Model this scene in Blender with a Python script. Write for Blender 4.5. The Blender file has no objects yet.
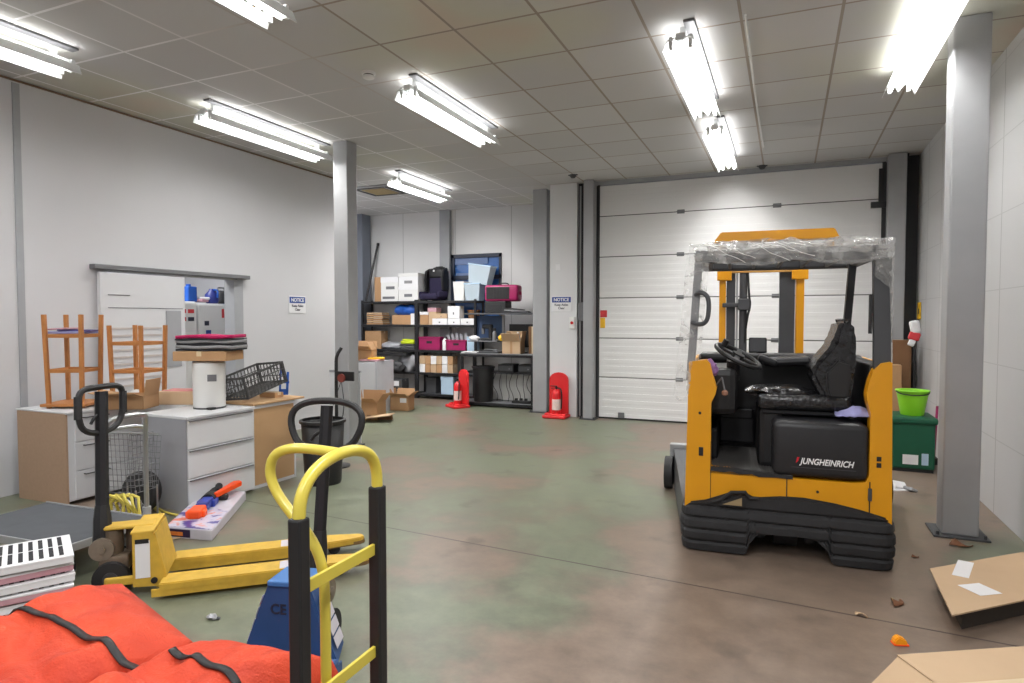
import bpy, bmesh, math, random
from mathutils import Vector, Matrix, Euler, noise as mnoise
R = math.radians
random.seed(7)
sc = bpy.context.scene
COL = sc.collection
F = 644.0; CX = 512.0; CY = 341.5; H = 1.6
YAW = R(23.1); PIT = R(2.1)

# ------------------------------------------------------------------ pixel -> world planes (layout survey of the room)
def ray(u, v):
    x = (u-CX)/F; y = (CY-v)/F
    fy = math.cos(PIT)+y*math.sin(PIT); uz = -math.sin(PIT)+y*math.cos(PIT)
    return (x*math.cos(YAW)-fy*math.sin(YAW), x*math.sin(YAW)+fy*math.cos(YAW), uz)
def on_y(u, v, Y):
    X, Yr, Z = ray(u, v); t = Y/Yr
    return X*t, Z*t+H
def on_x(u, v, X0):
    X, Yr, Z = ray(u, v); t = X0/X
    return Yr*t, Z*t+H
def on_z(u, v, z):
    X, Yr, Z = ray(u, v); t = (z-H)/Z
    return X*t, Yr*t

# ------------------------------------------------------------------ materials
def srgb(r, g, b):
    f = lambda c: (c/255/12.92) if c/255 <= 0.04045 else ((c/255+0.055)/1.055)**2.4
    return (f(r), f(g), f(b), 1)
def mat(name, c, rough=0.6, metal=0.0, var=0.10, scale=6.0, bump=0.0, alpha=None, emit=None, trans=0.0, coat=0.0):
    m = bpy.data.materials.new(name); m.use_nodes = True
    nt = m.node_tree; N = nt.nodes; L = nt.links
    b = N['Principled BSDF']
    c = srgb(*c)
    tc = N.new('ShaderNodeTexCoord'); nz = N.new('ShaderNodeTexNoise')
    nz.inputs['Scale'].default_value = scale; nz.inputs['Detail'].default_value = 5
    L.new(tc.outputs['Object'], nz.inputs['Vector'])
    mx = N.new('ShaderNodeMix'); mx.data_type = 'RGBA'
    mx.inputs['A'].default_value = tuple(min(1, x*(1-var)) for x in c[:3])+(1,)
    mx.inputs['B'].default_value = tuple(min(1, x*(1+var)) for x in c[:3])+(1,)
    L.new(nz.outputs['Fac'], mx.inputs['Factor'])
    L.new(mx.outputs['Result'], b.inputs['Base Color'])
    b.inputs['Roughness'].default_value = rough; b.inputs['Metallic'].default_value = metal
    b.inputs['Coat Weight'].default_value = coat
    b.inputs['Transmission Weight'].default_value = trans
    if alpha is not None: b.inputs['Alpha'].default_value = alpha
    if emit:
        b.inputs['Emission Color'].default_value = c if emit[1] is None else emit[1]
        b.inputs['Emission Strength'].default_value = emit[0]
    if bump:
        bp = N.new('ShaderNodeBump'); bp.inputs['Strength'].default_value = bump; bp.inputs['Distance'].default_value = 0.02
        L.new(nz.outputs['Fac'], bp.inputs['Height']); L.new(bp.outputs['Normal'], b.inputs['Normal'])
    return m
M = {}
M['steel'] = mat('galvanised_steel', (164,165,167), .5, .3, .16, 3)
M['steel_dark'] = mat('shadow_gap_metal', (58,58,60), .8, .1)
M['paint'] = mat('fixture_white', (225,228,228), .4)
M['tube'] = mat('lamp_tube', (255,255,255), .4, emit=(7.0,(1,.99,.97,1)))
M['black'] = mat('black_plastic', (26,26,28), .5, 0, .2, 8)
M['blackm'] = mat('black_metal', (34,34,37), .45, .3, .2)
M['rubber'] = mat('worn_black_rubber', (36,36,38), .7, 0, .5, 9, .2)
M['dgrey'] = mat('dark_grey_metal', (74,75,78), .5, .3, .12)
M['mgrey'] = mat('mid_grey_metal', (112,113,116), .5, .3, .12)
M['tyellow'] = mat('truck_yellow', (218,150,4), .42, 0, .09, 5)
M['pyellow'] = mat('pallet_truck_yellow', (200,162,58), .55, 0, .28, 14)
M['hyellow'] = mat('handtruck_yellow', (208,190,72), .35, 0, .08, 10, coat=.3)
M['cardboard'] = mat('cardboard', (176,138,100), .85, 0, .10, 5)
M['cardboard2'] = mat('cardboard_pale', (192,164,132), .85, 0, .08, 5)
M['cardboard3'] = mat('cardboard_dark', (120,88,60), .9, 0, .15, 5)
M['inside'] = mat('cardboard_inside', (88,62,44), .9, 0, .15, 5)
M['tape'] = mat('parcel_tape', (205,185,150), .35)
M['white'] = mat('white_laminate', (208,209,212), .45, 0, .03, 2)
M['whitep'] = mat('white_plastic', (222,222,220), .4, 0, .03, 2)
M['paper'] = mat('white_paper', (226,226,228), .8, 0, .04)
M['wood'] = mat('stained_pine', (176,116,62), .55, 0, .22, 16)
M['chip'] = mat('chipboard', (168,140,116), .8, 0, .1, 40)
M['hardboard'] = mat('hardboard', (184,148,108), .75, 0, .10, 3)
M['red'] = mat('extinguisher_red', (205,22,28), .35, 0, .08)
M['redstand'] = mat('red_stand_plastic', (214,36,40), .45, 0, .06)
M['bag'] = None
M['blue'] = mat('blue_plastic', (24,82,170), .45, 0, .15)
M['ptblue'] = mat('pallet_truck_blue', (44,76,124), .5, 0, .2, 6)
M['ltblue'] = mat('pale_blue_plastic', (176,200,220), .4, 0, .06)
M['magenta'] = mat('magenta_plastic', (150,20,84), .45, 0, .12)
M['pink'] = mat('pink_felt', (172,20,82), .9, 0, .1)
M['gfelt'] = mat('grey_felt', (138,138,140), .9, 0, .1)
M['dfelt'] = mat('dark_felt', (44,44,48), .95, 0, .1)
M['clear'] = mat('frosted_clear_plastic', (205,220,230), .25, 0, .05, alpha=.62)
M['cgrey'] = mat('crate_grey', (66,66,66), .6, 0, .15)
M['navy'] = mat('navy_fabric', (34,28,58), .9, 0, .3, 12)
M['lime'] = mat('lime_plastic', (140,214,40), .4, 0, .06)
M['green'] = mat('green_plastic', (6,82,56), .5, 0, .1)
M['orange'] = mat('orange_plastic', (250,84,20), .4, 0, .06)
M['amber'] = mat('amber_plastic', (250,160,20), .4)
M['signblue'] = mat('sign_blue', (30,64,140), .5)
M['redmark'] = mat('red_mark', (196,50,56), .5)
M['yellowmark'] = mat('yellow_mark', (236,186,40), .5)
M['beige'] = mat('beige_strap', (150,110,90), .6)
M['chrome'] = mat('tube_chrome', (170,172,174), .3, .8, .08)
M['cable'] = mat('yellow_cable', (204,188,84), .5)
M['silver'] = mat('silver_bag', (172,174,180), .3, .3, .35, 9, .6)
M['purple'] = mat('purple_print', (70,62,120), .4, 0, .5, 12)
M['gloss'] = mat('box_print', (200,196,205), .35, 0, .15, 10)
M['brownleaf'] = mat('dry_leaf', (110,70,44), .8, 0, .3)
M['pinkpaper'] = mat('pink_card', (196,150,160), .7, 0, .1)
M['glass_blue'] = mat('blue_window_glass', (56,98,160), .15, 0, .35, 3)
M['duct'] = mat('floor_mat_grey', (74,77,82), .85, 0, .2, 8)
M['txt'] = mat('white_lettering', (240,240,240), .5)
M['txtred'] = mat('red_lettering', (210,20,40), .5)
M['txtdk'] = mat('dark_lettering', (40,42,60), .6)
M['lilac'] = mat('lilac_cloth', (150,150,196), .9, 0, .25, 12)
M['olive'] = mat('lime_cloth', (190,206,40), .9, 0, .1)

def film_material():
    m = bpy.data.materials.new('crumpled_clear_film'); m.use_nodes = True
    N = m.node_tree.nodes; L = m.node_tree.links; b = N['Principled BSDF']
    tc = N.new('ShaderNodeTexCoord'); nz = N.new('ShaderNodeTexNoise'); nz.inputs['Scale'].default_value = 7; nz.inputs['Detail'].default_value = 3
    nz.inputs['Distortion'].default_value = 1.6
    L.new(tc.outputs['Object'], nz.inputs['Vector'])
    rp = N.new('ShaderNodeMapRange'); rp.inputs['From Min'].default_value = .38; rp.inputs['From Max'].default_value = .68
    rp.inputs['To Min'].default_value = .16; rp.inputs['To Max'].default_value = .46
    L.new(nz.outputs['Fac'], rp.inputs['Value']); L.new(rp.outputs['Result'], b.inputs['Alpha'])
    bp = N.new('ShaderNodeBump'); bp.inputs['Strength'].default_value = .9; bp.inputs['Distance'].default_value = .03
    L.new(nz.outputs['Fac'], bp.inputs['Height']); L.new(bp.outputs['Normal'], b.inputs['Normal'])
    b.inputs['Base Color'].default_value = (.74,.74,.72,1); b.inputs['Roughness'].default_value = .12
    b.inputs['Specular IOR Level'].default_value = .9
    return m
M['film'] = film_material()
def blackfilm_material():
    m = mat('glossy_black_wrap', (30,30,32), .18, 0, .2, 14, .9); return m
M['wrap'] = blackfilm_material()

def bag_material():
    m = bpy.data.materials.new('orange_red_tarpaulin'); m.use_nodes = True
    N = m.node_tree.nodes; L = m.node_tree.links; b = N['Principled BSDF']
    tc = N.new('ShaderNodeTexCoord'); nz = N.new('ShaderNodeTexNoise'); nz.inputs['Scale'].default_value = 3; nz.inputs['Detail'].default_value = 6
    nz.inputs['Distortion'].default_value = .8
    L.new(tc.outputs['Object'], nz.inputs['Vector'])
    r = N.new('ShaderNodeValToRGB'); r.color_ramp.elements[0].position = .3; r.color_ramp.elements[0].color = srgb(176,46,22)
    r.color_ramp.elements[1].position = .7; r.color_ramp.elements[1].color = srgb(214,72,36)
    L.new(nz.outputs['Fac'], r.inputs['Fac']); L.new(r.outputs['Color'], b.inputs['Base Color'])
    wv = N.new('ShaderNodeTexNoise'); wv.inputs['Scale'].default_value = 120
    L.new(tc.outputs['Object'], wv.inputs['Vector'])
    ad = N.new('ShaderNodeMath'); ad.operation = 'MULTIPLY_ADD'; ad.inputs[1].default_value = .08
    L.new(wv.outputs['Fac'], ad.inputs[0]); L.new(nz.outputs['Fac'], ad.inputs[2])
    bp = N.new('ShaderNodeBump'); bp.inputs['Strength'].default_value = .7; bp.inputs['Distance'].default_value = .06
    L.new(ad.outputs[0], bp.inputs['Height']); L.new(bp.outputs['Normal'], b.inputs['Normal'])
    b.inputs['Roughness'].default_value = .68
    return m
M['bag'] = bag_material()

def math_node(N, op, a=None, b=None):
    n = N.new('ShaderNodeMath'); n.operation = op
    if a is not None: n.inputs[0].default_value = a
    if b is not None: n.inputs[1].default_value = b
    return n

def floor_material():
    m = bpy.data.materials.new('worn_painted_concrete'); m.use_nodes = True
    N = m.node_tree.nodes; L = m.node_tree.links; b = N['Principled BSDF']
    tc = N.new('ShaderNodeTexCoord')
    big = N.new('ShaderNodeTexNoise'); big.inputs['Scale'].default_value = .55; big.inputs['Detail'].default_value = 9; big.inputs['Roughness'].default_value = .55
    mp = N.new('ShaderNodeMapping'); mp.inputs['Location'].default_value = (2.7, 1.3, 0)
    L.new(tc.outputs['Object'], mp.inputs['Vector']); L.new(mp.outputs['Vector'], big.inputs['Vector'])
    # greener towards the left / middle aisle, browner where the truck traffic wears the paint off
    sep = N.new('ShaderNodeSeparateXYZ'); L.new(tc.outputs['Object'], sep.inputs[0])
    gx = N.new('ShaderNodeMapRange'); gx.inputs['From Min'].default_value = -2.6; gx.inputs['From Max'].default_value = .3
    gx.inputs['To Min'].default_value = -.045; gx.inputs['To Max'].default_value = .09
    L.new(sep.outputs['X'], gx.inputs['Value'])
    ad = math_node(N, 'ADD'); L.new(big.outputs['Fac'], ad.inputs[0]); L.new(gx.outputs['Result'], ad.inputs[1])
    r = N.new('ShaderNodeValToRGB')
    e = r.color_ramp.elements; e[0].position = .44; e[0].color = srgb(112,117,98); e[1].position = .53; e[1].color = srgb(126,110,97)
    k = r.color_ramp.elements.new(.485); k.color = srgb(112,109,94)
    L.new(ad.outputs[0], r.inputs['Fac'])
    fine = N.new('ShaderNodeTexNoise'); fine.inputs['Scale'].default_value = 5; fine.inputs['Detail'].default_value = 10; fine.inputs['Roughness'].default_value = .7
    L.new(tc.outputs['Object'], fine.inputs['Vector'])
    fr = N.new('ShaderNodeMapRange'); fr.inputs['From Min'].default_value = .3; fr.inputs['From Max'].default_value = .7
    fr.inputs['To Min'].default_value = .72; fr.inputs['To Max'].default_value = 1.2
    L.new(fine.outputs['Fac'], fr.inputs['Value'])
    mul = N.new('ShaderNodeMix'); mul.data_type = 'RGBA'; mul.blend_type = 'MULTIPLY'; mul.inputs['Factor'].default_value = 1
    L.new(r.outputs['Color'], mul.inputs['A']); L.new(fr.outputs['Result'], mul.inputs['B'])
    # dark oily spots
    sp = N.new('ShaderNodeTexNoise'); sp.inputs['Scale'].default_value = 2.1; sp.inputs['Detail'].default_value = 6
    L.new(tc.outputs['Object'], sp.inputs['Vector'])
    sr = N.new('ShaderNodeMapRange'); sr.inputs['From Min'].default_value = .62; sr.inputs['From Max'].default_value = .72
    sr.inputs['To Min'].default_value = 0; sr.inputs['To Max'].default_value = .5
    L.new(sp.outputs['Fac'], sr.inputs['Value'])
    m2 = N.new('ShaderNodeMix'); m2.data_type = 'RGBA'; m2.inputs['B'].default_value = srgb(66,60,54)
    L.new(sr.outputs['Result'], m2.inputs['Factor']); L.new(mul.outputs['Result'], m2.inputs['A'])
    # saw-cut joints every 3.9 m along y and 5 m along x
    def joint(sock, off, per, w):
        a = math_node(N, 'ADD', b=off); L.new(sock, a.inputs[0])
        mo = math_node(N, 'PINGPONG', b=per/2); L.new(a.outputs[0], mo.inputs[0])
        lt = math_node(N, 'LESS_THAN', b=w); L.new(mo.outputs[0], lt.inputs[0]); return lt
    tilt = math_node(N, 'MULTIPLY_ADD', b=.078); L.new(sep.outputs['X'], tilt.inputs[0]); L.new(sep.outputs['Y'], tilt.inputs[2])
    j1 = joint(tilt.outputs[0], -3.885, 7.8, .007)
    m3 = N.new('ShaderNodeMix'); m3.data_type = 'RGBA'; m3.inputs['B'].default_value = srgb(70,60,54)
    L.new(j1.outputs[0], m3.inputs['Factor']); L.new(m2.outputs['Result'], m3.inputs['A'])
    L.new(m3.outputs['Result'], b.inputs['Base Color'])
    rr = N.new('ShaderNodeMapRange'); rr.inputs['To Min'].default_value = .22; rr.inputs['To Max'].default_value = .55
    L.new(fine.outputs['Fac'], rr.inputs['Value']); L.new(rr.outputs['Result'], b.inputs['Roughness'])
    bp = N.new('ShaderNodeBump'); bp.inputs['Strength'].default_value = .12; bp.inputs['Distance'].default_value = .01
    L.new(fine.outputs['Fac'], bp.inputs['Height']); L.new(bp.outputs['Normal'], b.inputs['Normal'])
    return m

def ceiling_material():
    m = bpy.data.materials.new('suspended_ceiling_tiles'); m.use_nodes = True
    N = m.node_tree.nodes; L = m.node_tree.links; b = N['Principled BSDF']
    tc = N.new('ShaderNodeTexCoord'); sep = N.new('ShaderNodeSeparateXYZ'); L.new(tc.outputs['Object'], sep.inputs[0])
    def grid(sock, off, per):
        a = math_node(N, 'ADD', b=-off+per*60); L.new(sock, a.inputs[0])
        d = math_node(N, 'DIVIDE', b=per); L.new(a.outputs[0], d.inputs[0])
        fl = math_node(N, 'FLOOR'); L.new(d.outputs[0], fl.inputs[0])
        pp = math_node(N, 'PINGPONG', b=per/2); L.new(a.outputs[0], pp.inputs[0])
        lt = math_node(N, 'LESS_THAN', b=.011); L.new(pp.outputs[0], lt.inputs[0])
        return fl, lt
    fx, lx = grid(sep.outputs['X'], -1.655, .661)
    fy, ly = grid(sep.outputs['Y'], 4.33, .694)
    cmb = N.new('ShaderNodeCombineXYZ'); L.new(fx.outputs[0], cmb.inputs[0]); L.new(fy.outputs[0], cmb.inputs[1])
    wn = N.new('ShaderNodeTexWhiteNoise'); L.new(cmb.outputs[0], wn.inputs['Vector'])
    # warmer tile tint around one centre, broken up by noise
    nz = N.new('ShaderNodeTexNoise'); nz.inputs['Scale'].default_value = .42; nz.inputs['Detail'].default_value = 3
    mp = N.new('ShaderNodeMapping'); mp.inputs['Location'].default_value = (6.2, 3.1, 0)
    L.new(tc.outputs['Object'], mp.inputs['Vector']); L.new(mp.outputs['Vector'], nz.inputs['Vector'])
    vs = N.new('ShaderNodeVectorMath'); vs.operation = 'DISTANCE'; vs.inputs[1].default_value = (-2.6, 4.2, 0)
    L.new(tc.outputs['Object'], vs.inputs[0])
    dr = N.new('ShaderNodeMapRange'); dr.inputs['From Min'].default_value = .8; dr.inputs['From Max'].default_value = 4.2
    dr.inputs['To Min'].default_value = .34; dr.inputs['To Max'].default_value = -.16
    L.new(vs.outputs['Value'], dr.inputs['Value'])
    ad = math_node(N, 'ADD'); L.new(nz.outputs['Fac'], ad.inputs[0]); L.new(dr.outputs['Result'], ad.inputs[1])
    r = N.new('ShaderNodeValToRGB'); e = r.color_ramp.elements
    e[0].position = .36; e[0].color = srgb(190,190,190); e[1].position = .66; e[1].color = srgb(206,172,156)
    k = r.color_ramp.elements.new(.5); k.color = srgb(194,194,180)
    L.new(ad.outputs[0], r.inputs['Fac'])
    tv = N.new('ShaderNodeMapRange'); tv.inputs['To Min'].default_value = .94; tv.inputs['To Max'].default_value = 1.05
    L.new(wn.outputs['Value'], tv.inputs['Value'])
    mul = N.new('ShaderNodeMix'); mul.data_type = 'RGBA'; mul.blend_type = 'MULTIPLY'; mul.inputs['Factor'].default_value = 1
    L.new(r.outputs['Color'], mul.inputs['A']); L.new(tv.outputs['Result'], mul.inputs['B'])
    mxl = math_node(N, 'MAXIMUM'); L.new(lx.outputs[0], mxl.inputs[0]); L.new(ly.outputs[0], mxl.inputs[1])
    # tee bars: pale near the left wall, darker in the middle of the room
    lr = N.new('ShaderNodeMapRange'); lr.inputs['From Min'].default_value = -4.6; lr.inputs['From Max'].default_value = -3.2
    L.new(sep.outputs['X'], lr.inputs['Value'])
    lc = N.new('ShaderNodeMix'); lc.data_type = 'RGBA'; lc.inputs['A'].default_value = srgb(232,232,234); lc.inputs['B'].default_value = srgb(150,140,130)
    L.new(lr.outputs['Result'], lc.inputs['Factor'])
    fin = N.new('ShaderNodeMix'); fin.data_type = 'RGBA'
    L.new(mxl.outputs[0], fin.inputs['Factor']); L.new(mul.outputs['Result'], fin.inputs['A']); L.new(lc.outputs['Result'], fin.inputs['B'])
    L.new(fin.outputs['Result'], b.inputs['Base Color']); b.inputs['Roughness'].default_value = .75
    return m

def wall_material(name, c, seam_axis=None, per=1.2, off=0.0, hper=None):
    m = bpy.data.materials.new(name); m.use_nodes = True
    N = m.node_tree.nodes; L = m.node_tree.links; b = N['Principled BSDF']
    tc = N.new('ShaderNodeTexCoord'); nz = N.new('ShaderNodeTexNoise'); nz.inputs['Scale'].default_value = 1.1; nz.inputs['Detail'].default_value = 8
    L.new(tc.outputs['Object'], nz.inputs['Vector'])
    mx = N.new('ShaderNodeMix'); mx.data_type = 'RGBA'; c = srgb(*c)
    mx.inputs['A'].default_value = tuple(x*.93 for x in c[:3])+(1,); mx.inputs['B'].default_value = tuple(min(1,x*1.05) for x in c[:3])+(1,)
    L.new(nz.outputs['Fac'], mx.inputs['Factor']); out = mx.outputs['Result']
    sep = N.new('ShaderNodeSeparateXYZ'); L.new(tc.outputs['Object'], sep.inputs[0])
    def seam(ax, per, off, w, dark, out):
        a = math_node(N, 'ADD', b=-off+per*40); L.new(sep.outputs[ax], a.inputs[0])
        pp = math_node(N, 'PINGPONG', b=per/2); L.new(a.outputs[0], pp.inputs[0])
        lt = math_node(N, 'LESS_THAN', b=w); L.new(pp.outputs[0], lt.inputs[0])
        m2 = N.new('ShaderNodeMix'); m2.data_type = 'RGBA'; m2.inputs['B'].default_value = tuple(x*dark for x in c[:3])+(1,)
        L.new(lt.outputs[0], m2.inputs['Factor']); L.new(out, m2.inputs['A']); return m2.outputs['Result']
    if seam_axis: out = seam(seam_axis, per, off, .006, .55, out)
    if hper: out = seam('Z', hper, 0, .004, .8, out)
    L.new(out, b.inputs['Base Color']); b.inputs['Roughness'].default_value = .6
    return m
M['floor'] = floor_material(); M['ceiling'] = ceiling_material()
M['wall'] = wall_material('painted_wall', (200,200,203))
M['wallR'] = wall_material('panelled_wall', (200,200,201), 'Y', .75, .35, .61)
M['wallB'] = wall_material('boarded_wall', (208,208,208), 'X', 1.22, -7.336)
M['pier'] = wall_material('pier_paint', (212,212,214))
M['greyp'] = mat('grey_pilaster_paint', (156,158,162), .6)

# ------------------------------------------------------------------ mesh helpers
class MB:
    def __init__(s): s.bm = bmesh.new()
    def _put(s, bm2, mtx=None):
        if mtx is not None: bmesh.ops.transform(bm2, matrix=mtx, verts=bm2.verts)
        me = bpy.data.meshes.new('tmp'); bm2.to_mesh(me); bm2.free(); s.bm.from_mesh(me); bpy.data.meshes.remove(me)
        return s
    def box(s, x0, x1, y0, y1, z0, z1, bev=0, rot=None, piv=None, seg=2):
        b = bmesh.new(); bmesh.ops.create_cube(b, size=1)
        sx, sy, sz = abs(x1-x0), abs(y1-y0), abs(z1-z0)
        bmesh.ops.scale(b, vec=(sx, sy, sz), verts=b.verts)
        if bev: bmesh.ops.bevel(b, geom=b.edges[:], offset=min(bev, sx*.45, sy*.45, sz*.45), segments=seg, affect='EDGES', profile=.5)
        c = Vector(((x0+x1)/2, (y0+y1)/2, (z0+z1)/2)); m = Matrix.Translation(c)
        if rot:
            pv = Vector(piv) if piv else c
            m = Matrix.Translation(pv) @ Euler(rot).to_matrix().to_4x4() @ Matrix.Translation(-pv) @ m
        return s._put(b, m)
    def prism(s, pts, axis, a0, a1, bev=0):
        b = bmesh.new()
        f = {'x': lambda p, a: (a, p[0], p[1]), 'y': lambda p, a: (p[0], a, p[1]), 'z': lambda p, a: (p[0], p[1], a)}[axis]
        v0 = [b.verts.new(f(p, a0)) for p in pts]; v1 = [b.verts.new(f(p, a1)) for p in pts]
        n = len(pts)
        b.faces.new(v0); b.faces.new(list(reversed(v1)))
        for i in range(n): b.faces.new((v0[i], v1[i], v1[(i+1) % n], v0[(i+1) % n]))
        bmesh.ops.recalc_face_normals(b, faces=b.faces)
        if bev: bmesh.ops.bevel(b, geom=b.edges[:], offset=bev, segments=2, affect='EDGES')
        return s._put(b)
    def cyl(s, p0, p1, r0, r1=None, seg=16, cap=True):
        r1 = r0 if r1 is None else r1
        p0 = Vector(p0); p1 = Vector(p1); d = p1-p0
        b = bmesh.new(); bmesh.ops.create_cone(b, cap_ends=cap, segments=seg, radius1=r0, radius2=r1, depth=d.length)
        m = Matrix.Translation((p0+p1)/2) @ d.to_track_quat('Z', 'Y').to_matrix().to_4x4()
        return s._put(b, m)
    def tube(s, pts, r, seg=8, smooth=0, closed=False, cap=True):
        P = [Vector(p) for p in pts]
        for _ in range(smooth):
            Q = []
            n = len(P)
            rng = range(n) if closed else range(n-1)
            if not closed: Q.append(P[0])
            for i in rng:
                a, c = P[i], P[(i+1) % n]; Q += [a*.75+c*.25, a*.25+c*.75]
            if not closed: Q.append(P[-1])
            P = Q
        n = len(P); b = bmesh.new(); rings = []
        prev = None
        for i in range(n):
            if closed: t = (P[(i+1) % n]-P[i-1])
            else: t = P[min(i+1, n-1)]-P[max(i-1, 0)]
            if t.length < 1e-9: t = Vector((0,0,1))
            t.normalize()
            if prev is None:
                up = Vector((0,0,1)) if abs(t.z) < .9 else Vector((1,0,0))
                nrm = t.cross(up).normalized()
            else:
                nrm = (prev - t*prev.dot(t))
                if nrm.length < 1e-6: nrm = t.cross(Vector((0,0,1)))
                nrm.normalize()
            prev = nrm; bn = t.cross(nrm)
            rr = r[i] if isinstance(r, (list, tuple)) else r
            rings.append([b.verts.new(P[i]+(nrm*math.cos(2*math.pi*k/seg)+bn*math.sin(2*math.pi*k/seg))*rr) for k in range(seg)])
        for i in range(n if closed else n-1):
            A, B = rings[i], rings[(i+1) % n]
            for k in range(seg): b.faces.new((A[k], A[(k+1) % seg], B[(k+1) % seg], B[k]))
        if cap and not closed: b.faces.new(rings[0][::-1]); b.faces.new(rings[-1])
        bmesh.ops.recalc_face_normals(b, faces=b.faces)
        return s._put(b)
    def lathe(s, prof, c=(0,0,0), seg=24, cap=True, sx=1, sy=1):
        b = bmesh.new(); rings = []
        for r, z in prof:
            rings.append([b.verts.new((c[0]+sx*r*math.cos(2*math.pi*k/seg), c[1]+sy*r*math.sin(2*math.pi*k/seg), c[2]+z)) for k in range(seg)])
        for A, B in zip(rings, rings[1:]):
            for k in range(seg): b.faces.new((A[k], A[(k+1) % seg], B[(k+1) % seg], B[k]))
        if cap: b.faces.new(rings[0][::-1]); b.faces.new(rings[-1])
        return s._put(b)
    def quad(s, *pts):
        b = bmesh.new(); b.faces.new([b.verts.new(p) for p in pts]); return s._put(b)
    def grid(s, nu, nv, fn):
        b = bmesh.new(); V = [[b.verts.new(fn(i/nu, j/nv)) for j in range(nv+1)] for i in range(nu+1)]
        for i in range(nu):
            for j in range(nv): b.faces.new((V[i][j], V[i+1][j], V[i+1][j+1], V[i][j+1]))
        return s._put(b)

def obj(name, mb, m, parent=None, smooth=False, loc=None, rot=None, label=None, solid=0, sub=0):
    me = bpy.data.meshes.new(name); mb.bm.to_mesh(me); mb.bm.free()
    me.materials.append(M[m] if isinstance(m, str) else m)
    if smooth:
        for p in me.polygons: p.use_smooth = True
        try: me.set_sharp_from_angle(angle=R(40))
        except Exception: pass
    o = bpy.data.objects.new(name, me); COL.objects.link(o)
    if parent: o.parent = parent
    if loc is not None: o.location = loc
    if rot is not None: o.rotation_euler = rot
    if label: o['label'] = label
    if solid:
        md = o.modifiers.new('Solidify', 'SOLIDIFY'); md.thickness = solid; md.offset = 0
    if sub:
        md = o.modifiers.new('Subdivision', 'SUBSURF'); md.levels = sub; md.render_levels = sub
    return o
def thing(name, label, cat, loc=(0,0,0), rz=0, group=None, rot=None):
    o = bpy.data.objects.new(name, None); COL.objects.link(o); o.empty_display_size = .1
    o.location = loc; o.rotation_euler = rot if rot else (0,0,rz); o['label'] = label; o['category'] = cat
    if group: o['group'] = group
    return o
def tag(o, label, cat, group=None, kind=None):
    o['label'] = label; o['category'] = cat
    if group: o['group'] = group
    if kind: o['kind'] = kind
    return o
def struct(name, mb, m, **k):
    o = obj(name, mb, m, **k); o['kind'] = 'structure'; return o
def text(name, s, size, m, parent, loc, rot, align='CENTER', shear=0, ext=.001, sx=1):
    cu = bpy.data.curves.new('t', 'FONT'); cu.body = s; cu.size = size; cu.align_x = align; cu.shear = shear; cu.extrude = ext; cu.offset = size*.022
    t = bpy.data.objects.new('t', cu); COL.objects.link(t)
    bpy.context.view_layer.update()
    dg = bpy.context.evaluated_depsgraph_get()
    me = bpy.data.meshes.new_from_object(t.evaluated_get(dg)); bpy.data.objects.remove(t); bpy.data.curves.remove(cu)
    me.name = name; me.materials.clear(); me.materials.append(M[m])
    o = bpy.data.objects.new(name, me); COL.objects.link(o); o.parent = parent; o.location = loc; o.rotation_euler = rot; o.scale = (sx,1,1)
    return o

# ------------------------------------------------------------------ room shell
CZ = 3.75; XL = -6.42; XR = 1.58; YB = 11.45; YD = 9.98; YF = -3.0; XA = -8.35
struct('floor', MB().box(XA-.5, XR+.3, YF-.2, YB+.4, -.1, 0), 'floor')
struct('ceiling', MB().box(XA-.5, XR+.3, YF-.2, YB+.4, CZ, CZ+.1), 'ceiling')
# left wall with the sliding door opening
w = MB()
OY0, OY1, OZ = 4.45, 6.14, 2.08
w.box(XL-.15, XL, YF, OY0, 0, CZ); w.box(XL-.15, XL, OY1, 8.25, 0, CZ); w.box(XL-.15, XL, OY0, OY1, OZ, CZ)
struct('wall_left', w, 'wall')
struct('wall_alcove', MB().box(XA-.15, XA, 8.1, YB, 0, CZ).box(XA, XL-.15, 8.1, 8.25, 0, CZ), 'wall')
b = MB()
wx0, wx1, wz0, wz1 = -6.2, -5.1, 1.5, 2.86
b.box(XA-.15, wx0, YB, YB+.15, 0, CZ); b.box(wx1, -3.56, YB, YB+.15, 0, CZ); b.box(wx0, wx1, YB, YB+.15, 0, wz0); b.box(wx0, wx1, YB, YB+.15, wz1, CZ)
struct('wall_back', b, 'wallB')
struct('wall_recess', MB().box(-3.56, -3.5, 10.1, YB+.15, 0, CZ), 'pier')
struct('wall_pier', MB().box(-3.56, -3.1, YD-.06, 10.12, 0, CZ), 'pier')
struct('wall_door_left', MB().box(-3.1, -2.77, YD+.02, 10.12, 0, CZ), 'steel_dark')
struct('wall_door_header', MB().box(-2.8, 1.2, YD-.02, 10.12, 3.69, CZ), 'greyp')
struct('wall_door_right', MB().box(1.2, XR, YD+.02, 10.12, 0, CZ), 'steel_dark')
struct('wall_right', MB().box(XR, XR+.15, YF, 10.12, 0, CZ), 'wallR')
struct('wall_front', MB().box(XA-.15, XR+.15, YF-.15, YF, 0, CZ), 'wall')
struct('trim_1', MB().box(XL-.01, XL+.02, YF, 8.25, CZ-.024, CZ-.010), mat('ceiling_edge_angle', (120,98,76), .8))
struct('trim_2', MB().box(XL, XL+.012, 3.62, 3.68, 0, CZ-.04), 'greyp')
struct('trim_3', MB().box(-6.42, -6.2, YB-.10, YB, 0, CZ), 'greyp')
struct('trim_4', MB().box(XA, XA+.24, YB-.34, YB-.05, 0, CZ), mat('blue_grey_stanchion', (128,134,146), .5, .3, .15, 2))
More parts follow.
